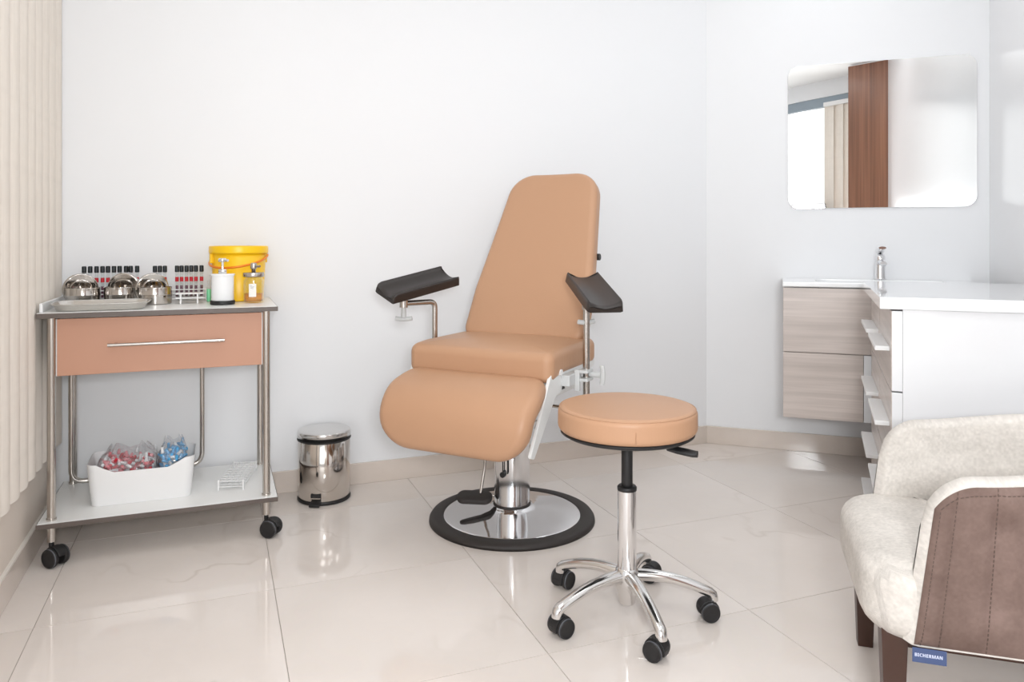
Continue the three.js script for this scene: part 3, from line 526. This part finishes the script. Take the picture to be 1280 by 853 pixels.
function tubeRack(label, x0, x1, z, w, xs) {
  const t = thing('tube_rack', label, 'rack', onTrolley((x0 + x1) / 2, z, TOP), TA), L = (x1 - x0) / 2;
  const ho = (y, n) => { const holes = xs.map((x) => { const c = []; for (let k = 0; k < 12; k++) { const a = -k / 12 * 2 * Math.PI; c.push([x - (x0 + x1) / 2 + 0.0083 * Math.cos(a), 0.0083 * Math.sin(a)]); } return c; }); return extrude([[-L, -w], [L, -w], [L, w], [-L, w]], 0.003, 0.0005, holes).rotateX(-Math.PI / 2).translate(0, y, 0); };
  part(t, 'shelf', bx(-L, L, 0.008, 0.0115, -w, w), mat.whitePlastic); part(t, 'shelf', ho(0.03, 1), mat.whitePlastic); part(t, 'shelf', ho(0.044, 1), mat.whitePlastic);
  for (const s of [-1, 1]) part(t, 'end_panel', rb(s * L - 0.003, s * L + 0.003, 0, 0.048, -w, w, 0.001), mat.whitePlastic);
  part(t, 'foot', rb(-0.004, 0.004, 0, 0.044, -w, -w + 0.004, 0.001), mat.whitePlastic);
}
const leftXs = [0.038, 0.059, 0.081, 0.102, 0.121, 0.142, 0.162, 0.185, 0.2015, 0.2245];
const midXs = [0.2915, 0.3095, 0.3275], rightXs = [0.372, 0.389, 0.4075, 0.425, 0.4425, 0.4635];
tubeRack('long white tube rack at the back of the trolley behind the steel canisters', 0.018, 0.245, -0.41, 0.022, leftXs);
tubeRack('white plastic tube rack beside the green vial on the trolley', 0.272, 0.482, -0.375, 0.022, [...midXs, ...rightXs]);
for (const x of leftXs) tube(x, -0.41, 'black capped tube with red band in the long rack behind the canisters', 'tubes in the long back rack');
for (const x of midXs) tube(x, -0.375, 'black capped tube with red band rising just above the last canister lid', 'tubes behind the last canister');
for (const x of rightXs) tube(x, -0.375, 'black capped tube with red band in the rack next to the yellow bucket', 'tubes in the rack by the bucket');
{ // empty low white rack in front of the tubes
  const t = thing('rack_stand', 'small empty white plastic rack in front of the tubes', 'rack', onTrolley(0.424, -0.24, TOP), TA);
  part(t, 'shelf', rb(-0.05, 0.05, 0.02, 0.024, -0.035, 0.035, 0.001), mat.whitePlastic); part(t, 'shelf', rb(-0.05, 0.05, 0.036, 0.04, -0.035, 0.035, 0.001), mat.whitePlastic);
  for (const x of [-0.032, 0.028]) for (const z of [-0.03, 0.03]) part(t, 'leg', rb(x - 0.003, x + 0.003, 0, 0.04, z - 0.003, z + 0.003, 0.001), mat.whitePlastic);
}
{ const t = thing('green_vial', 'small clear vial with green lower half beside the bucket', 'vial', onTrolley(0.492, -0.28, TOP), TA);
  part(t, 'liquid', lathe([[0, 0.001], [0.008, 0.001], [0.0085, 0.004], [0.0085, 0.05], [0, 0.05]], 20), mat.green); part(t, 'neck', lathe([[0.0085, 0.05], [0.008, 0.055], [0.006, 0.06], [0.006, 0.085], [0, 0.085]], 20), mat.clear); }
{ const t = thing('yellow_bucket', 'yellow plastic medical waste bucket with orange handle', 'bucket', onTrolley(0.605, -0.32, TOP), TA); t.scale.setScalar(0.95);
  const b = part(t, 'body', lathe([[0, 0.001], [0.096, 0.001], [0.1, 0.005], [0.111, 0.205], [0, 0.205]], 72), mat.yellow);
  part(t, 'lid', lathe([[0, 0.226], [0.095, 0.226], [0.1, 0.233], [0.117, 0.233], [0.12, 0.229], [0.1205, 0.206], [0.1185, 0.2], [0.111, 0.2]], 72), mat.yellow);
  const ear = (a) => rb(-0.008, 0.008, 0.16, 0.2, 0.107, 0.122, 0.003).rotateY(a); part(t, 'handle_ear', ear(-1.25), mat.yellow); part(t, 'handle_ear', ear(-1.25 + Math.PI), mat.yellow);
  const pts = []; for (let i = 0; i <= 28; i++) { const f = i / 28 * Math.PI, q = V(Math.cos(f) * 0.118, 0.178 - Math.sin(f) * 0.03, Math.sin(f) * 0.133); pts.push(q.applyAxisAngle(V(0, 1, 0), -0.1 )); }
  pts.forEach((p, i) => { p.y += (p.x) * 0.13; });
  part(t, 'handle', sweep(pts, () => [0.004, 0.0048], 10), mat.orange, 'orange plastic carrying handle'); }
{ const t = thing('soap_dispenser', 'white cylindrical soap dispenser with steel pump and black base', 'dispenser', onTrolley(0.542, -0.125, TOP), TA);
  part(t, 'base', lathe([[0, 0.001], [0.043, 0.001], [0.045, 0.003], [0.045, 0.014], [0.043, 0.016], [0, 0.016]], 48), mat.black, 'black base ring');
  part(t, 'body', lathe([[0, 0.016], [0.041, 0.016], [0.041, 0.108], [0.045, 0.111], [0.045, 0.116], [0.042, 0.118], [0.014, 0.118], [0, 0.118]], 48), mat.ceramic);
  const p = part(t, 'pump', [lathe([[0, 0.118], [0.015, 0.118], [0.015, 0.133], [0.006, 0.134], [0.0045, 0.136], [0.0045, 0.165], [0, 0.165]], 28), lathe([[0, 0.162], [0.015, 0.162], [0.016, 0.166], [0.016, 0.171], [0.013, 0.176], [0, 0.176]], 28)], mat.chrome, 'chrome pump');
  part(p, 'spout', sweep([V(0, 0.168, 0), V(0.0, 0.168, 0.045)], 0.005, 12).rotateY(0.4), mat.chrome); }
{ const t = thing('glass_dispenser', 'clear glass pump bottle with white label and amber liquid', 'dispenser', onTrolley(0.655, -0.16, TOP), TA); t.scale.set(1, 1.1, 1);
  part(t, 'bottle', lathe([[0, 0.001], [0.034, 0.001], [0.038, 0.005], [0.038, 0.08], [0.03, 0.092], [0.03, 0.098], [0.028, 0.098], [0.028, 0.09], [0.035, 0.078], [0.035, 0.006], [0, 0.004]], 40), mat.clear, 'clear glass bottle');
  part(t, 'liquid', lathe([[0, 0.006], [0.034, 0.006], [0.034, 0.034], [0, 0.034]], 32), mat.amber, 'amber liquid');
  part(t, 'collar', lathe([[0, 0.092], [0.038, 0.092], [0.04, 0.095], [0.04, 0.106], [0.038, 0.108], [0.009, 0.109], [0.007, 0.122], [0, 0.122]], 40), mat.satin, 'steel collar');
  const p = part(t, 'pump', [lathe([[0, 0.12], [0.011, 0.12], [0.0125, 0.123], [0.0125, 0.138], [0.01, 0.142], [0, 0.142]], 24)], mat.satin); part(p, 'spout', sweep([V(0, 0.13, 0), V(0.022, 0.13, 0.03)], 0.0045, 10), mat.satin);
  const cv = document.createElement('canvas'); cv.width = 128; cv.height = 160; const c = cv.getContext('2d'); c.fillStyle = '#f2f0ec'; c.fillRect(0, 0, 128, 160); c.fillStyle = '#77757c'; c.save(); c.translate(64, 40); c.rotate(0.2); for (let i = 0; i < 3; i++) c.fillRect(-40 + i * 6, -12 + i * 14, 70 - i * 12, 3); c.restore();
  const tx = new THREE.CanvasTexture(cv); tx.colorSpace = THREE.SRGBColorSpace;
  part(t, 'label', new THREE.CylinderGeometry(0.0385, 0.0385, 0.046, 16, 1, true, -0.36, 0.72).rotateY(-0.15).translate(0, 0.046, 0), M({ map: tx, roughness: 0.8, side: THREE.DoubleSide }), 'white paper label'); }
// things on the lower shelf
{
  const bw = 0.355, bd = 0.2, bh = 0.15, t = thing('storage_bin', 'white plastic storage bin with dipped front rim on the lower shelf', 'bin', onTrolley(0.268, -0.175, SHELF), TA);
  const n = 120, ol = outline([[-bw / 2, -bd / 2, 0.03], [bw / 2, -bd / 2, 0.03], [bw / 2, bd / 2, 0.03], [-bw / 2, bd / 2, 0.03]]), m = ol.length;
  const sm = (a, b, x) => { const k = Math.max(0, Math.min(1, (x - a) / (b - a))); return k * k * (3 - 2 * k); };
  const topY = (p) => bh - 0.03 * (p.y < -bd / 2 + 0.01 || p.y > bd / 2 - 0.01 ? sm(bw / 2 - 0.03, bw / 2 - 0.085, Math.abs(p.x)) : 0);
  const pos = [], idx = [], lev = [[0, 0.9], [0.004, 0.92], [0.3, 0.945], [0.6, 0.97], [1, 1], [1, 1 - 0.008], [0.6, 0.955], [0.05, 0.9]];
  lev.forEach(([f, k], i) => ol.forEach((p) => { const dx = i >= 5 ? 0.0035 : 0; pos.push(p.x * k - Math.sign(p.x) * dx * 0.3, Math.max(i >= 5 ? 0.003 : 0.0005, f * topY(p)), -p.y * k + Math.sign(p.y) * dx * 0.3); }));
  for (let i = 0; i < lev.length - 1; i++) for (let k = 0; k < m; k++) { const a = i * m + k, b = i * m + (k + 1) % m; idx.push(a, b, a + m, b, b + m, a + m); }
  const c = pos.length / 3; pos.push(0, 0.0005, 0, 0, 0.006, 0); for (let k = 0; k < m; k++) idx.push(c, (k + 1) % m, k, c + 1, (lev.length - 1) * m + k, (lev.length - 1) * m + (k + 1) % m);
  const g = new THREE.BufferGeometry(); g.setAttribute('position', new THREE.Float32BufferAttribute(pos, 3)); g.setAttribute('uv', new THREE.Float32BufferAttribute(new Float32Array(pos.length / 3 * 2), 2)); g.setIndex(idx); g.computeVertexNormals();
  part(t, 'bin_body', g, mat.whitePlastic);
  const bag = (x, label, category, w, ms, hMax) => {                  // a heap of small wrapped caps inside a clear film bag
    const o = thing(category === 'bag' ? 'cap_bag' : 'cap_bag', label, 'bag', onTrolley(0.268 + x, -0.175, SHELF + 0.008), TA);
    const groups = ms.map(() => []), capG = lathe([[0, 0], [0.0058, 0], [0.0062, 0.002], [0.0055, 0.02], [0.003, 0.024], [0, 0.024]], 7);
    for (let i = 0; i < 330; i++) { const q = new THREE.Object3D(); q.position.set((rnd() - 0.5) * (w - 0.03), 0.01 + rnd() * (hMax - 0.012), (rnd() - 0.5) * 0.14); q.rotation.set(rnd() * 6, rnd() * 6, rnd() * 6); q.updateMatrix(); groups[Math.floor(rnd() * ms.length)].push(capG.clone().applyMatrix4(q.matrix)); }
    groups.forEach((gr, i) => { const p = part(o, 'wrapped_caps', gr, ms[i]); p.userData.kind = 'stuff'; });
    const f = [], fi = [], nu = 28, nv = 14; for (let j = 0; j <= nv; j++) for (let i = 0; i <= nu; i++) { const a = i / nu * 2 * Math.PI, v = j / nv, s = v < 0.75 ? 1 : 1 - (v - 0.75) * 2.6, cr = 1 + 0.05 * Math.sin(i * 2.3 + j * 1.1); f.push(Math.sign(Math.cos(a)) * Math.abs(Math.cos(a)) ** 0.4 * (w / 2 - 0.004) * (s * 0.6 + 0.4) * cr, v * (hMax + 0.035) + 0.012 * Math.sin(i * 1.7) * (v > 0.7 ? 1 : 0), Math.sign(Math.sin(a)) * Math.abs(Math.sin(a)) ** 0.4 * 0.078 * s * cr); }
    for (let j = 0; j < nv; j++) for (let i = 0; i < nu; i++) { const a = j * (nu + 1) + i; fi.push(a, a + nu + 1, a + 1, a + 1, a + nu + 1, a + nu + 2); }
    const bg = new THREE.BufferGeometry(); bg.setAttribute('position', new THREE.Float32BufferAttribute(f, 3)); bg.setIndex(fi); bg.computeVertexNormals(); part(o, 'film', bg, mat.bagFilm, 'clear plastic film');
  };
  bag(-0.05, 'clear bag of small red caps in the white storage bin', 'bag', 0.2, [mat.redCap, mat.pinkCap, mat.paleCap], 0.142);
  bag(0.1, 'clear bag of small light blue caps in the white storage bin', 'bag', 0.1, [mat.blueCap, mat.blueCap, mat.paleCap], 0.155);
}
{ const t = thing('wire_rack', 'low white grid rack lying on the lower shelf beside the storage bin', 'rack', onTrolley(0.6, -0.22, SHELF), TA - 14);
  const W = 0.045, D = 0.12;
  for (const y of [0.012, 0.034]) part(t, 'grid', [...[-1, -0.5, 0, 0.5, 1].map((k) => rb(k * W - 0.002, k * W + 0.002, y, y + 0.003, -D, D, 0.0008)), ...[-1, -0.75, -0.5, -0.25, 0, 0.25, 0.5, 0.75, 1].map((k) => rb(-W, W, y, y + 0.003, k * D - 0.002, k * D + 0.002, 0.0008))], mat.whitePlastic);
  for (const x of [-W, W]) for (const z of [-D, D]) part(t, 'post', rb(x - 0.003, x + 0.003, 0, 0.04, z - 0.003, z + 0.003, 0.001), mat.whitePlastic);
}

// ---------------------------------------------------------------- pedal bin
{
  const t = thing('pedal_bin', 'small round stainless steel pedal bin against the white wall', 'bin', [-0.803, 3.215, 0], -4);
  part(t, 'foot_ring', lathe([[0, 0.001], [0.108, 0.001], [0.111, 0.004], [0.111, 0.012], [0.108, 0.014], [0, 0.014]], 64), mat.black);
  part(t, 'body', lathe([[0, 0.012], [0.1085, 0.012], [0.1085, 0.256], [0, 0.256]], 72), mat.steelBin, 'mirror polished steel body');
  part(t, 'lid_seal', lathe([[0, 0.255], [0.1115, 0.255], [0.1125, 0.258], [0.1115, 0.262], [0, 0.262]], 64), mat.black);
  part(t, 'lid', lathe([[0, 0.2975], [0.09, 0.296], [0.105, 0.2945], [0.109, 0.2915], [0.1105, 0.287], [0.1105, 0.261], [0, 0.261]].reverse(), 72), mat.brushedLid, 'brushed steel lid');
  const p = part(t, 'pedal', [extrude([[0, 0.022], [0.03, 0.014], [0.034, 0.01], [0.034, 0.004], [0.026, 0.004], [0, 0.012]], 0.044, 0.002).rotateY(-Math.PI / 2).translate(0.022, 0, 0.1)], mat.black, 'black pedal');
  part(p, 'pedal_cover', rb(-0.02, 0.02, 0.03, 0.036, 0.1, 0.116, 0.002), mat.satin); part(p, 'pedal_slot', rb(-0.022, 0.022, 0.034, 0.05, 0.098, 0.1105, 0.003), mat.black);
}

// ---------------------------------------------------------------- washbasin wall
const onB = (x, z, h) => [CORNER_R[0] + x * cB + z * sB, CORNER_R[1] + x * sB - z * cB, h];
{
  const m = thing('wall_mirror', 'frameless rounded rectangular mirror on the wall above the washbasin', 'mirror', onB(0.8475, 0.006, 1.637), TB);
  part(m, 'mirror_glass', pad(outline([[-0.4315, -0.3715, 0.055], [0.4315, -0.3715, 0.055], [0.4315, 0.3715, 0.055], [-0.4315, 0.3715, 0.055]]), 0.006, 0.0008, 0, null, 2), mat.mirror);
  part(m, 'backing', rb(-0.38, 0.38, -0.32, 0.32, -0.006, -0.003, 0.001), mat.whiteSteel);
  const x0 = -0.43, x1 = 0.43, zf = 0.44;
  const c = thing('vanity_cabinet', 'wall hung vanity cabinet with two grey beige wood drawers under the washbasin', 'cabinet', onB(0.82, 0, 0), TB);
  part(c, 'carcass', [rb(x0 + 0.004, x1 - 0.004, 0.272, 0.775, 0.002, zf - 0.02, 0.002)], mat.ash);
  part(c, 'drawer', rb(x0, x1, 0.577, 0.877, zf - 0.018, zf, 0.0015), mat.ash, 'wide wood grain drawer front');
  part(c, 'drawer', rb(x0, -0.086, 0.268, 0.5735, zf - 0.018, zf, 0.0015), mat.ash, 'wood grain drawer front');
  part(c, 'white_strip', rb(-0.084, -0.052, 0.268, 0.5735, zf - 0.018, zf, 0.0015), mat.whiteGloss, 'narrow white strip');  // narrow white strip between the lower drawer fronts
  part(c, 'drawer', rb(-0.05, x1, 0.268, 0.5735, zf - 0.018, zf, 0.0015), mat.ash, 'wood grain drawer front');
  const b = thing('washbasin', 'thin white ceramic washbasin on the vanity cabinet', 'washbasin', onB(0.82, 0, 0), TB);
  part(b, 'rim', extrude([[x0 - 0.002, -zf - 0.006], [x1 + 0.002, -zf - 0.006], [x1 + 0.002, -0.001], [x0 - 0.002, -0.001]], 0.022, 0.004, [ol2([[-0.28, -0.39, 0.06], [-0.28, -0.12, 0.06], [0.28, -0.12, 0.06], [0.28, -0.39, 0.06]])]).rotateX(-Math.PI / 2).translate(0, 0.882, 0), mat.ceramic);
  part(b, 'bowl', (() => { const lv = [[1, 0.898], [0.98, 0.885], [0.92, 0.83], [0.75, 0.8], [0.3, 0.79]], ring = outline([[-0.282, 0.118, 0.06], [0.282, 0.118, 0.06], [0.282, 0.392, 0.06], [-0.282, 0.392, 0.06]]), n = ring.length, pos = [], idx = []; lv.forEach(([k, y]) => ring.forEach((p) => pos.push(p.x * k, y, 0.255 + (p.y - 0.255) * k))); for (let i = 0; i < lv.length - 1; i++) for (let k = 0; k < n; k++) { const a = i * n + k, e = i * n + (k + 1) % n; idx.push(a, e, a + n, e, e + n, a + n); } const cc = pos.length / 3; pos.push(0, 0.788, 0.255); for (let k = 0; k < n; k++) idx.push(cc, (lv.length - 1) * n + k, (lv.length - 1) * n + (k + 1) % n); const g = new THREE.BufferGeometry(); g.setAttribute('position', new THREE.Float32BufferAttribute(pos, 3)); g.setIndex(idx); g.computeVertexNormals(); return g; })(), mat.ceramic);
  const f = thing('faucet', 'small chrome single lever basin faucet', 'faucet', onB(0.845, 0.075, 0.9), TB);
  part(f, 'body', lathe([[0, 0.004], [0.027, 0.004], [0.027, 0.01], [0.025, 0.014], [0.0235, 0.11], [0.024, 0.118], [0.02, 0.13], [0, 0.132]], 32), mat.chrome);
  part(f, 'spout', sweep(filleted([V(0, 0.085, 0), V(0, 0.098, 0.06), V(0, 0.086, 0.125)], 0.03), (t) => [0.016, 0.013], 16), mat.chrome);
  part(f, 'lever', sweep([V(0, 0.14, -0.01), V(0, 0.15, 0.03), V(0, 0.163, 0.09)], (t) => [0.02 - 0.003 * t, 0.011 - 0.004 * t], 14), mat.chrome);
}

// ---------------------------------------------------------------- drawer counter
{
  const at = [1.1656, 2.383, 0], W = 0.585, L = 1.02;
  const c = thing('drawer_counter', 'glossy white drawer counter with ledge handles along the right wall', 'cabinet', at, TU);
  part(c, 'carcass', rb(0.066, W, 0.0, 0.882, -L + 0.004, -0.014, 0.002), mat.whiteGloss, 'glossy white carcass');
  const rows = [[0.622, 0.876, 0.752], [0.364, 0.617, 0.508], [0.12, 0.359, 0.265], [0.004, 0.115, 0.066]];
  for (const [z0, z1] of [[-0.512, -0.014], [-L + 0.004, -0.517]]) for (const [y0, y1, yh] of rows) {
    const d = part(c, 'drawer', rb(0.0355, 0.0655, y0, y1, z0, z1, 0.0012), mat.whiteGloss);
    part(d, 'front_face', rb(0.0335, 0.0358, y0 + 0.0005, y1 - 0.0005, z0 + 0.002, z1 - 0.002, 0.0005), mat.ash, 'grey beige wood grain face');
    part(d, 'handle', [rb(-0.01, 0.034, yh - 0.011, yh + 0.004, z0 + 0.06, z1 - 0.06, 0.002)], mat.whitePlastic, 'white ledge handle');
  }
  const w = thing('countertop', 'thick glossy white worktop on the drawer counter', 'countertop', at, TU);
  part(w, 'slab', rb(0, W + 0.012, 0.882, 0.92, -L, 0, 0.002), mat.whiteGloss);
}

// ---------------------------------------------------------------- armchair
{
  const t = thing('tub_armchair', 'cream tub armchair with quilted taupe outer shell and dark wooden legs', 'armchair', [1.204, 1.767, 0], -107);
  const ss = (a, b, x) => { const k = Math.max(0, Math.min(1, (x - a) / (b - a))); return k * k * (3 - 2 * k); };
  const y0 = 0.245, straight = 0.325, R = 0.25, arc = Math.PI * R, total = straight * 2 + arc;
  const path = (s) => {                                                // plan point and outward direction along the U
    if (s < straight) return [0.25, 0.305 - s, 1, 0];
    if (s < straight + arc) { const a = (s - straight) / R; return [R * Math.cos(a), -0.02 - R * 1.02 * Math.sin(a), Math.cos(a), -Math.sin(a)]; }
    return [-0.25, -0.02 + (s - straight - arc), -1, 0];
  };
  const topY = (s) => { const e = Math.min(s, total - s), r = 0.105, peak = 0.603 + 0.07 * ss(0.02, total / 2, e); return e < r ? peak - r + Math.sqrt(Math.max(0, r * r - (r - e) ** 2)) : peak; };
  const at = (s, y, off) => { const [x, z, nx, nz] = path(s), e = Math.min(s, total - s), k = (y - y0) / 0.34, sl = 0.045 * k * Math.max(0, 1 - e / 0.25), flare = 0.012 * k; return [x + nx * (off + flare), y, z + nz * (off + flare) - sl]; };
  const grid = (rows, cols, f, closeV) => { const pos = [], uv = [], idx = []; for (let i = 0; i <= rows; i++) for (let j = 0; j <= cols; j++) { const p = f(i / rows, j / cols); pos.push(p[0], p[1], p[2]); uv.push(p[3] ?? i / rows, p[4] ?? j / cols); }
    for (let i = 0; i < rows; i++) for (let j = 0; j < cols; j++) { const a = i * (cols + 1) + j; idx.push(a, a + 1, a + cols + 1, a + 1, a + cols + 2, a + cols + 1); }
    const g = new THREE.BufferGeometry(); g.setAttribute('position', new THREE.Float32BufferAttribute(pos, 3)); g.setAttribute('uv', new THREE.Float32BufferAttribute(uv, 2)); g.setIndex(idx); g.computeVertexNormals(); return g; };
  // cream shell: closed section swept round the U
  const section = (s, v) => {                                         // v 0..1 round the section: outer up, rounded top, inner down, underside
    const h = topY(s), th = 0.03, rt = 0.018;
    const ends = Math.min(s, total - s), nar = ends < 0.028 ? Math.sqrt(Math.max(0.02, 1 - (1 - ends / 0.028) ** 2)) : 1;
    if (v < 0.35) { const y = y0 + (h - rt - y0) * v / 0.35; return [...at(s, y, th * nar), s, y]; }
    if (v < 0.55) { const a = (v - 0.35) / 0.2 * Math.PI; const y = h - rt + rt * Math.sin(a); return [...at(s, y, th * Math.cos(a) * nar), s, y]; }
    if (v < 0.9) { const y = h - rt + (y0 - h + rt) * (v - 0.55) / 0.35; return [...at(s, y, -th * nar), s, y]; }
    return [...at(s, y0, (-th + 2 * th * (v - 0.9) / 0.1) * nar), s, y0];
  };
  const eps = 0.0;
  const sh = grid(110, 60, (i, j) => section(eps + i * (total - 2 * eps), j)); part(t, 'shell', sh, mat.boucle, 'cream woven inner shell');
  // taupe quilted outer cover
  const qs = 0.016, pitch = 0.087, first = 0.062;
  const seam = (s) => { const k = (s - first) / pitch, f = k - Math.round(k); return Math.abs(f) * pitch; };
  const cover = (s, v) => { const h = topY(s) - 0.012, y = y0 + 0.004 + (h - y0 - 0.004) * v, ed = Math.min(1, Math.min(v * 8, (1 - v) * 12, (s - qs) / 0.012, (total - qs - s) / 0.012)), bul = 0.007 * (1 - Math.exp(-((seam(s) / 0.013) ** 2))) + 0.006; return [...at(s, y, 0.03 + Math.max(0.0005, bul * Math.sqrt(Math.max(0, ed)))), s, y]; };
  const cov = grid(420, 40, (i, j) => cover(qs + i * (total - 2 * qs), j)); const cm = part(t, 'outer_cover', cov, mat.suede, 'taupe suede cover with vertical quilting');
  const stitches = [], dash = (a, b) => { const d = b.clone().sub(a), g = new THREE.BoxGeometry(0.0016, 0.0016, d.length()); const q = new THREE.Object3D(); q.position.copy(a.clone().add(b).multiplyScalar(0.5)); q.lookAt(b); q.updateMatrix(); stitches.push(g.applyMatrix4(q.matrix)); };
  const lift = (s, v) => { const p = cover(s, v), [, , nx, nz] = path(s); return V(p[0] + nx * 0.0006, p[1], p[2] + nz * 0.0006); };
  for (let k = 0; k < 7; k++) for (let i = 0; i < 36; i++) { const s = first + k * pitch; dash(lift(s, (i + 0.2) / 36), lift(s, (i + 0.75) / 36)); }
  for (let i = 0; i < 34; i++) dash(lift(qs + 0.011, (i + 0.2) / 34 * 0.95), lift(qs + 0.011, (i + 0.75) / 34 * 0.95));
  for (let i = 0; i < 60; i++) { const s = qs + 0.012 + i * 0.01; dash(lift(s, 0.955), lift(s + 0.006, 0.955)); }
  part(cm, 'stitching', stitches, mat.thread, 'dark stitched seams');
  // seat
  const so = outline([[0.215, 0.23, 0.08], [-0.215, 0.23, 0.08], [-0.215, -0.13, 0.02], [-0.276, -0.15, 0.02], [-0.276, -0.38, 0.13], [0.276, -0.38, 0.13], [0.276, -0.15, 0.02], [0.215, -0.13, 0.02]].map(([x, y, r]) => [x, y, r]));
  part(t, 'seat', boxUV(pad(so, 0.172, 0.055, 0.01, (x, y, z) => [x, 0.317 + z, -y])), mat.boucle, 'plump cream woven seat');
  part(t, 'seat_rail', [rb(-0.2, 0.2, 0.2, 0.245, 0.26, 0.285, 0.003), rb(-0.2, -0.175, 0.2, 0.245, -0.2, 0.28, 0.003), rb(0.175, 0.2, 0.2, 0.245, -0.2, 0.28, 0.003), rb(-0.2, 0.2, 0.2, 0.245, -0.2, -0.175, 0.003)], mat.darkWood, 'dark brown wooden rail');
  for (const [x, z] of [[0.2, 0.315], [-0.2, 0.315], [0.19, -0.2], [-0.19, -0.2]]) {
    const g = new THREE.CylinderGeometry(0.038, 0.026, 0.25, 4, 1).toNonIndexed(); g.computeVertexNormals(); g.rotateY(Math.PI / 4).translate(x, 0.125, z); part(t, 'leg', g, mat.darkWood, 'dark brown tapered wooden leg');
  }
  const cv = document.createElement('canvas'); cv.width = 256; cv.height = 112; const c = cv.getContext('2d'); c.fillStyle = '#46557c'; c.fillRect(0, 0, 256, 112); c.fillStyle = '#d6dcf0'; c.font = 'bold 36px sans-serif'; c.textAlign = 'center'; c.fillText('BICHERMAN', 122, 66);
  const tx = new THREE.CanvasTexture(cv); tx.colorSpace = THREE.SRGBColorSpace;
  const tg = new THREE.PlaneGeometry(0.064, 0.03), mt = part(cm, 'fabric_tag', rb(-0.032, 0.032, -0.015, 0.015, -0.001, 0, 0.0004), mat.navyTag, 'small navy blue woven tag');
  mt.position.set(0.293, 0.234, 0.262); mt.rotation.y = Math.PI / 2;
  const pr = part(cm, 'tag_print', tg, M({ map: tx, roughness: 0.7 }), 'pale lettering on the tag'); pr.position.set(0.2938, 0.234, 0.262); pr.rotation.y = Math.PI / 2;
}
renderer.render(scene, camera);
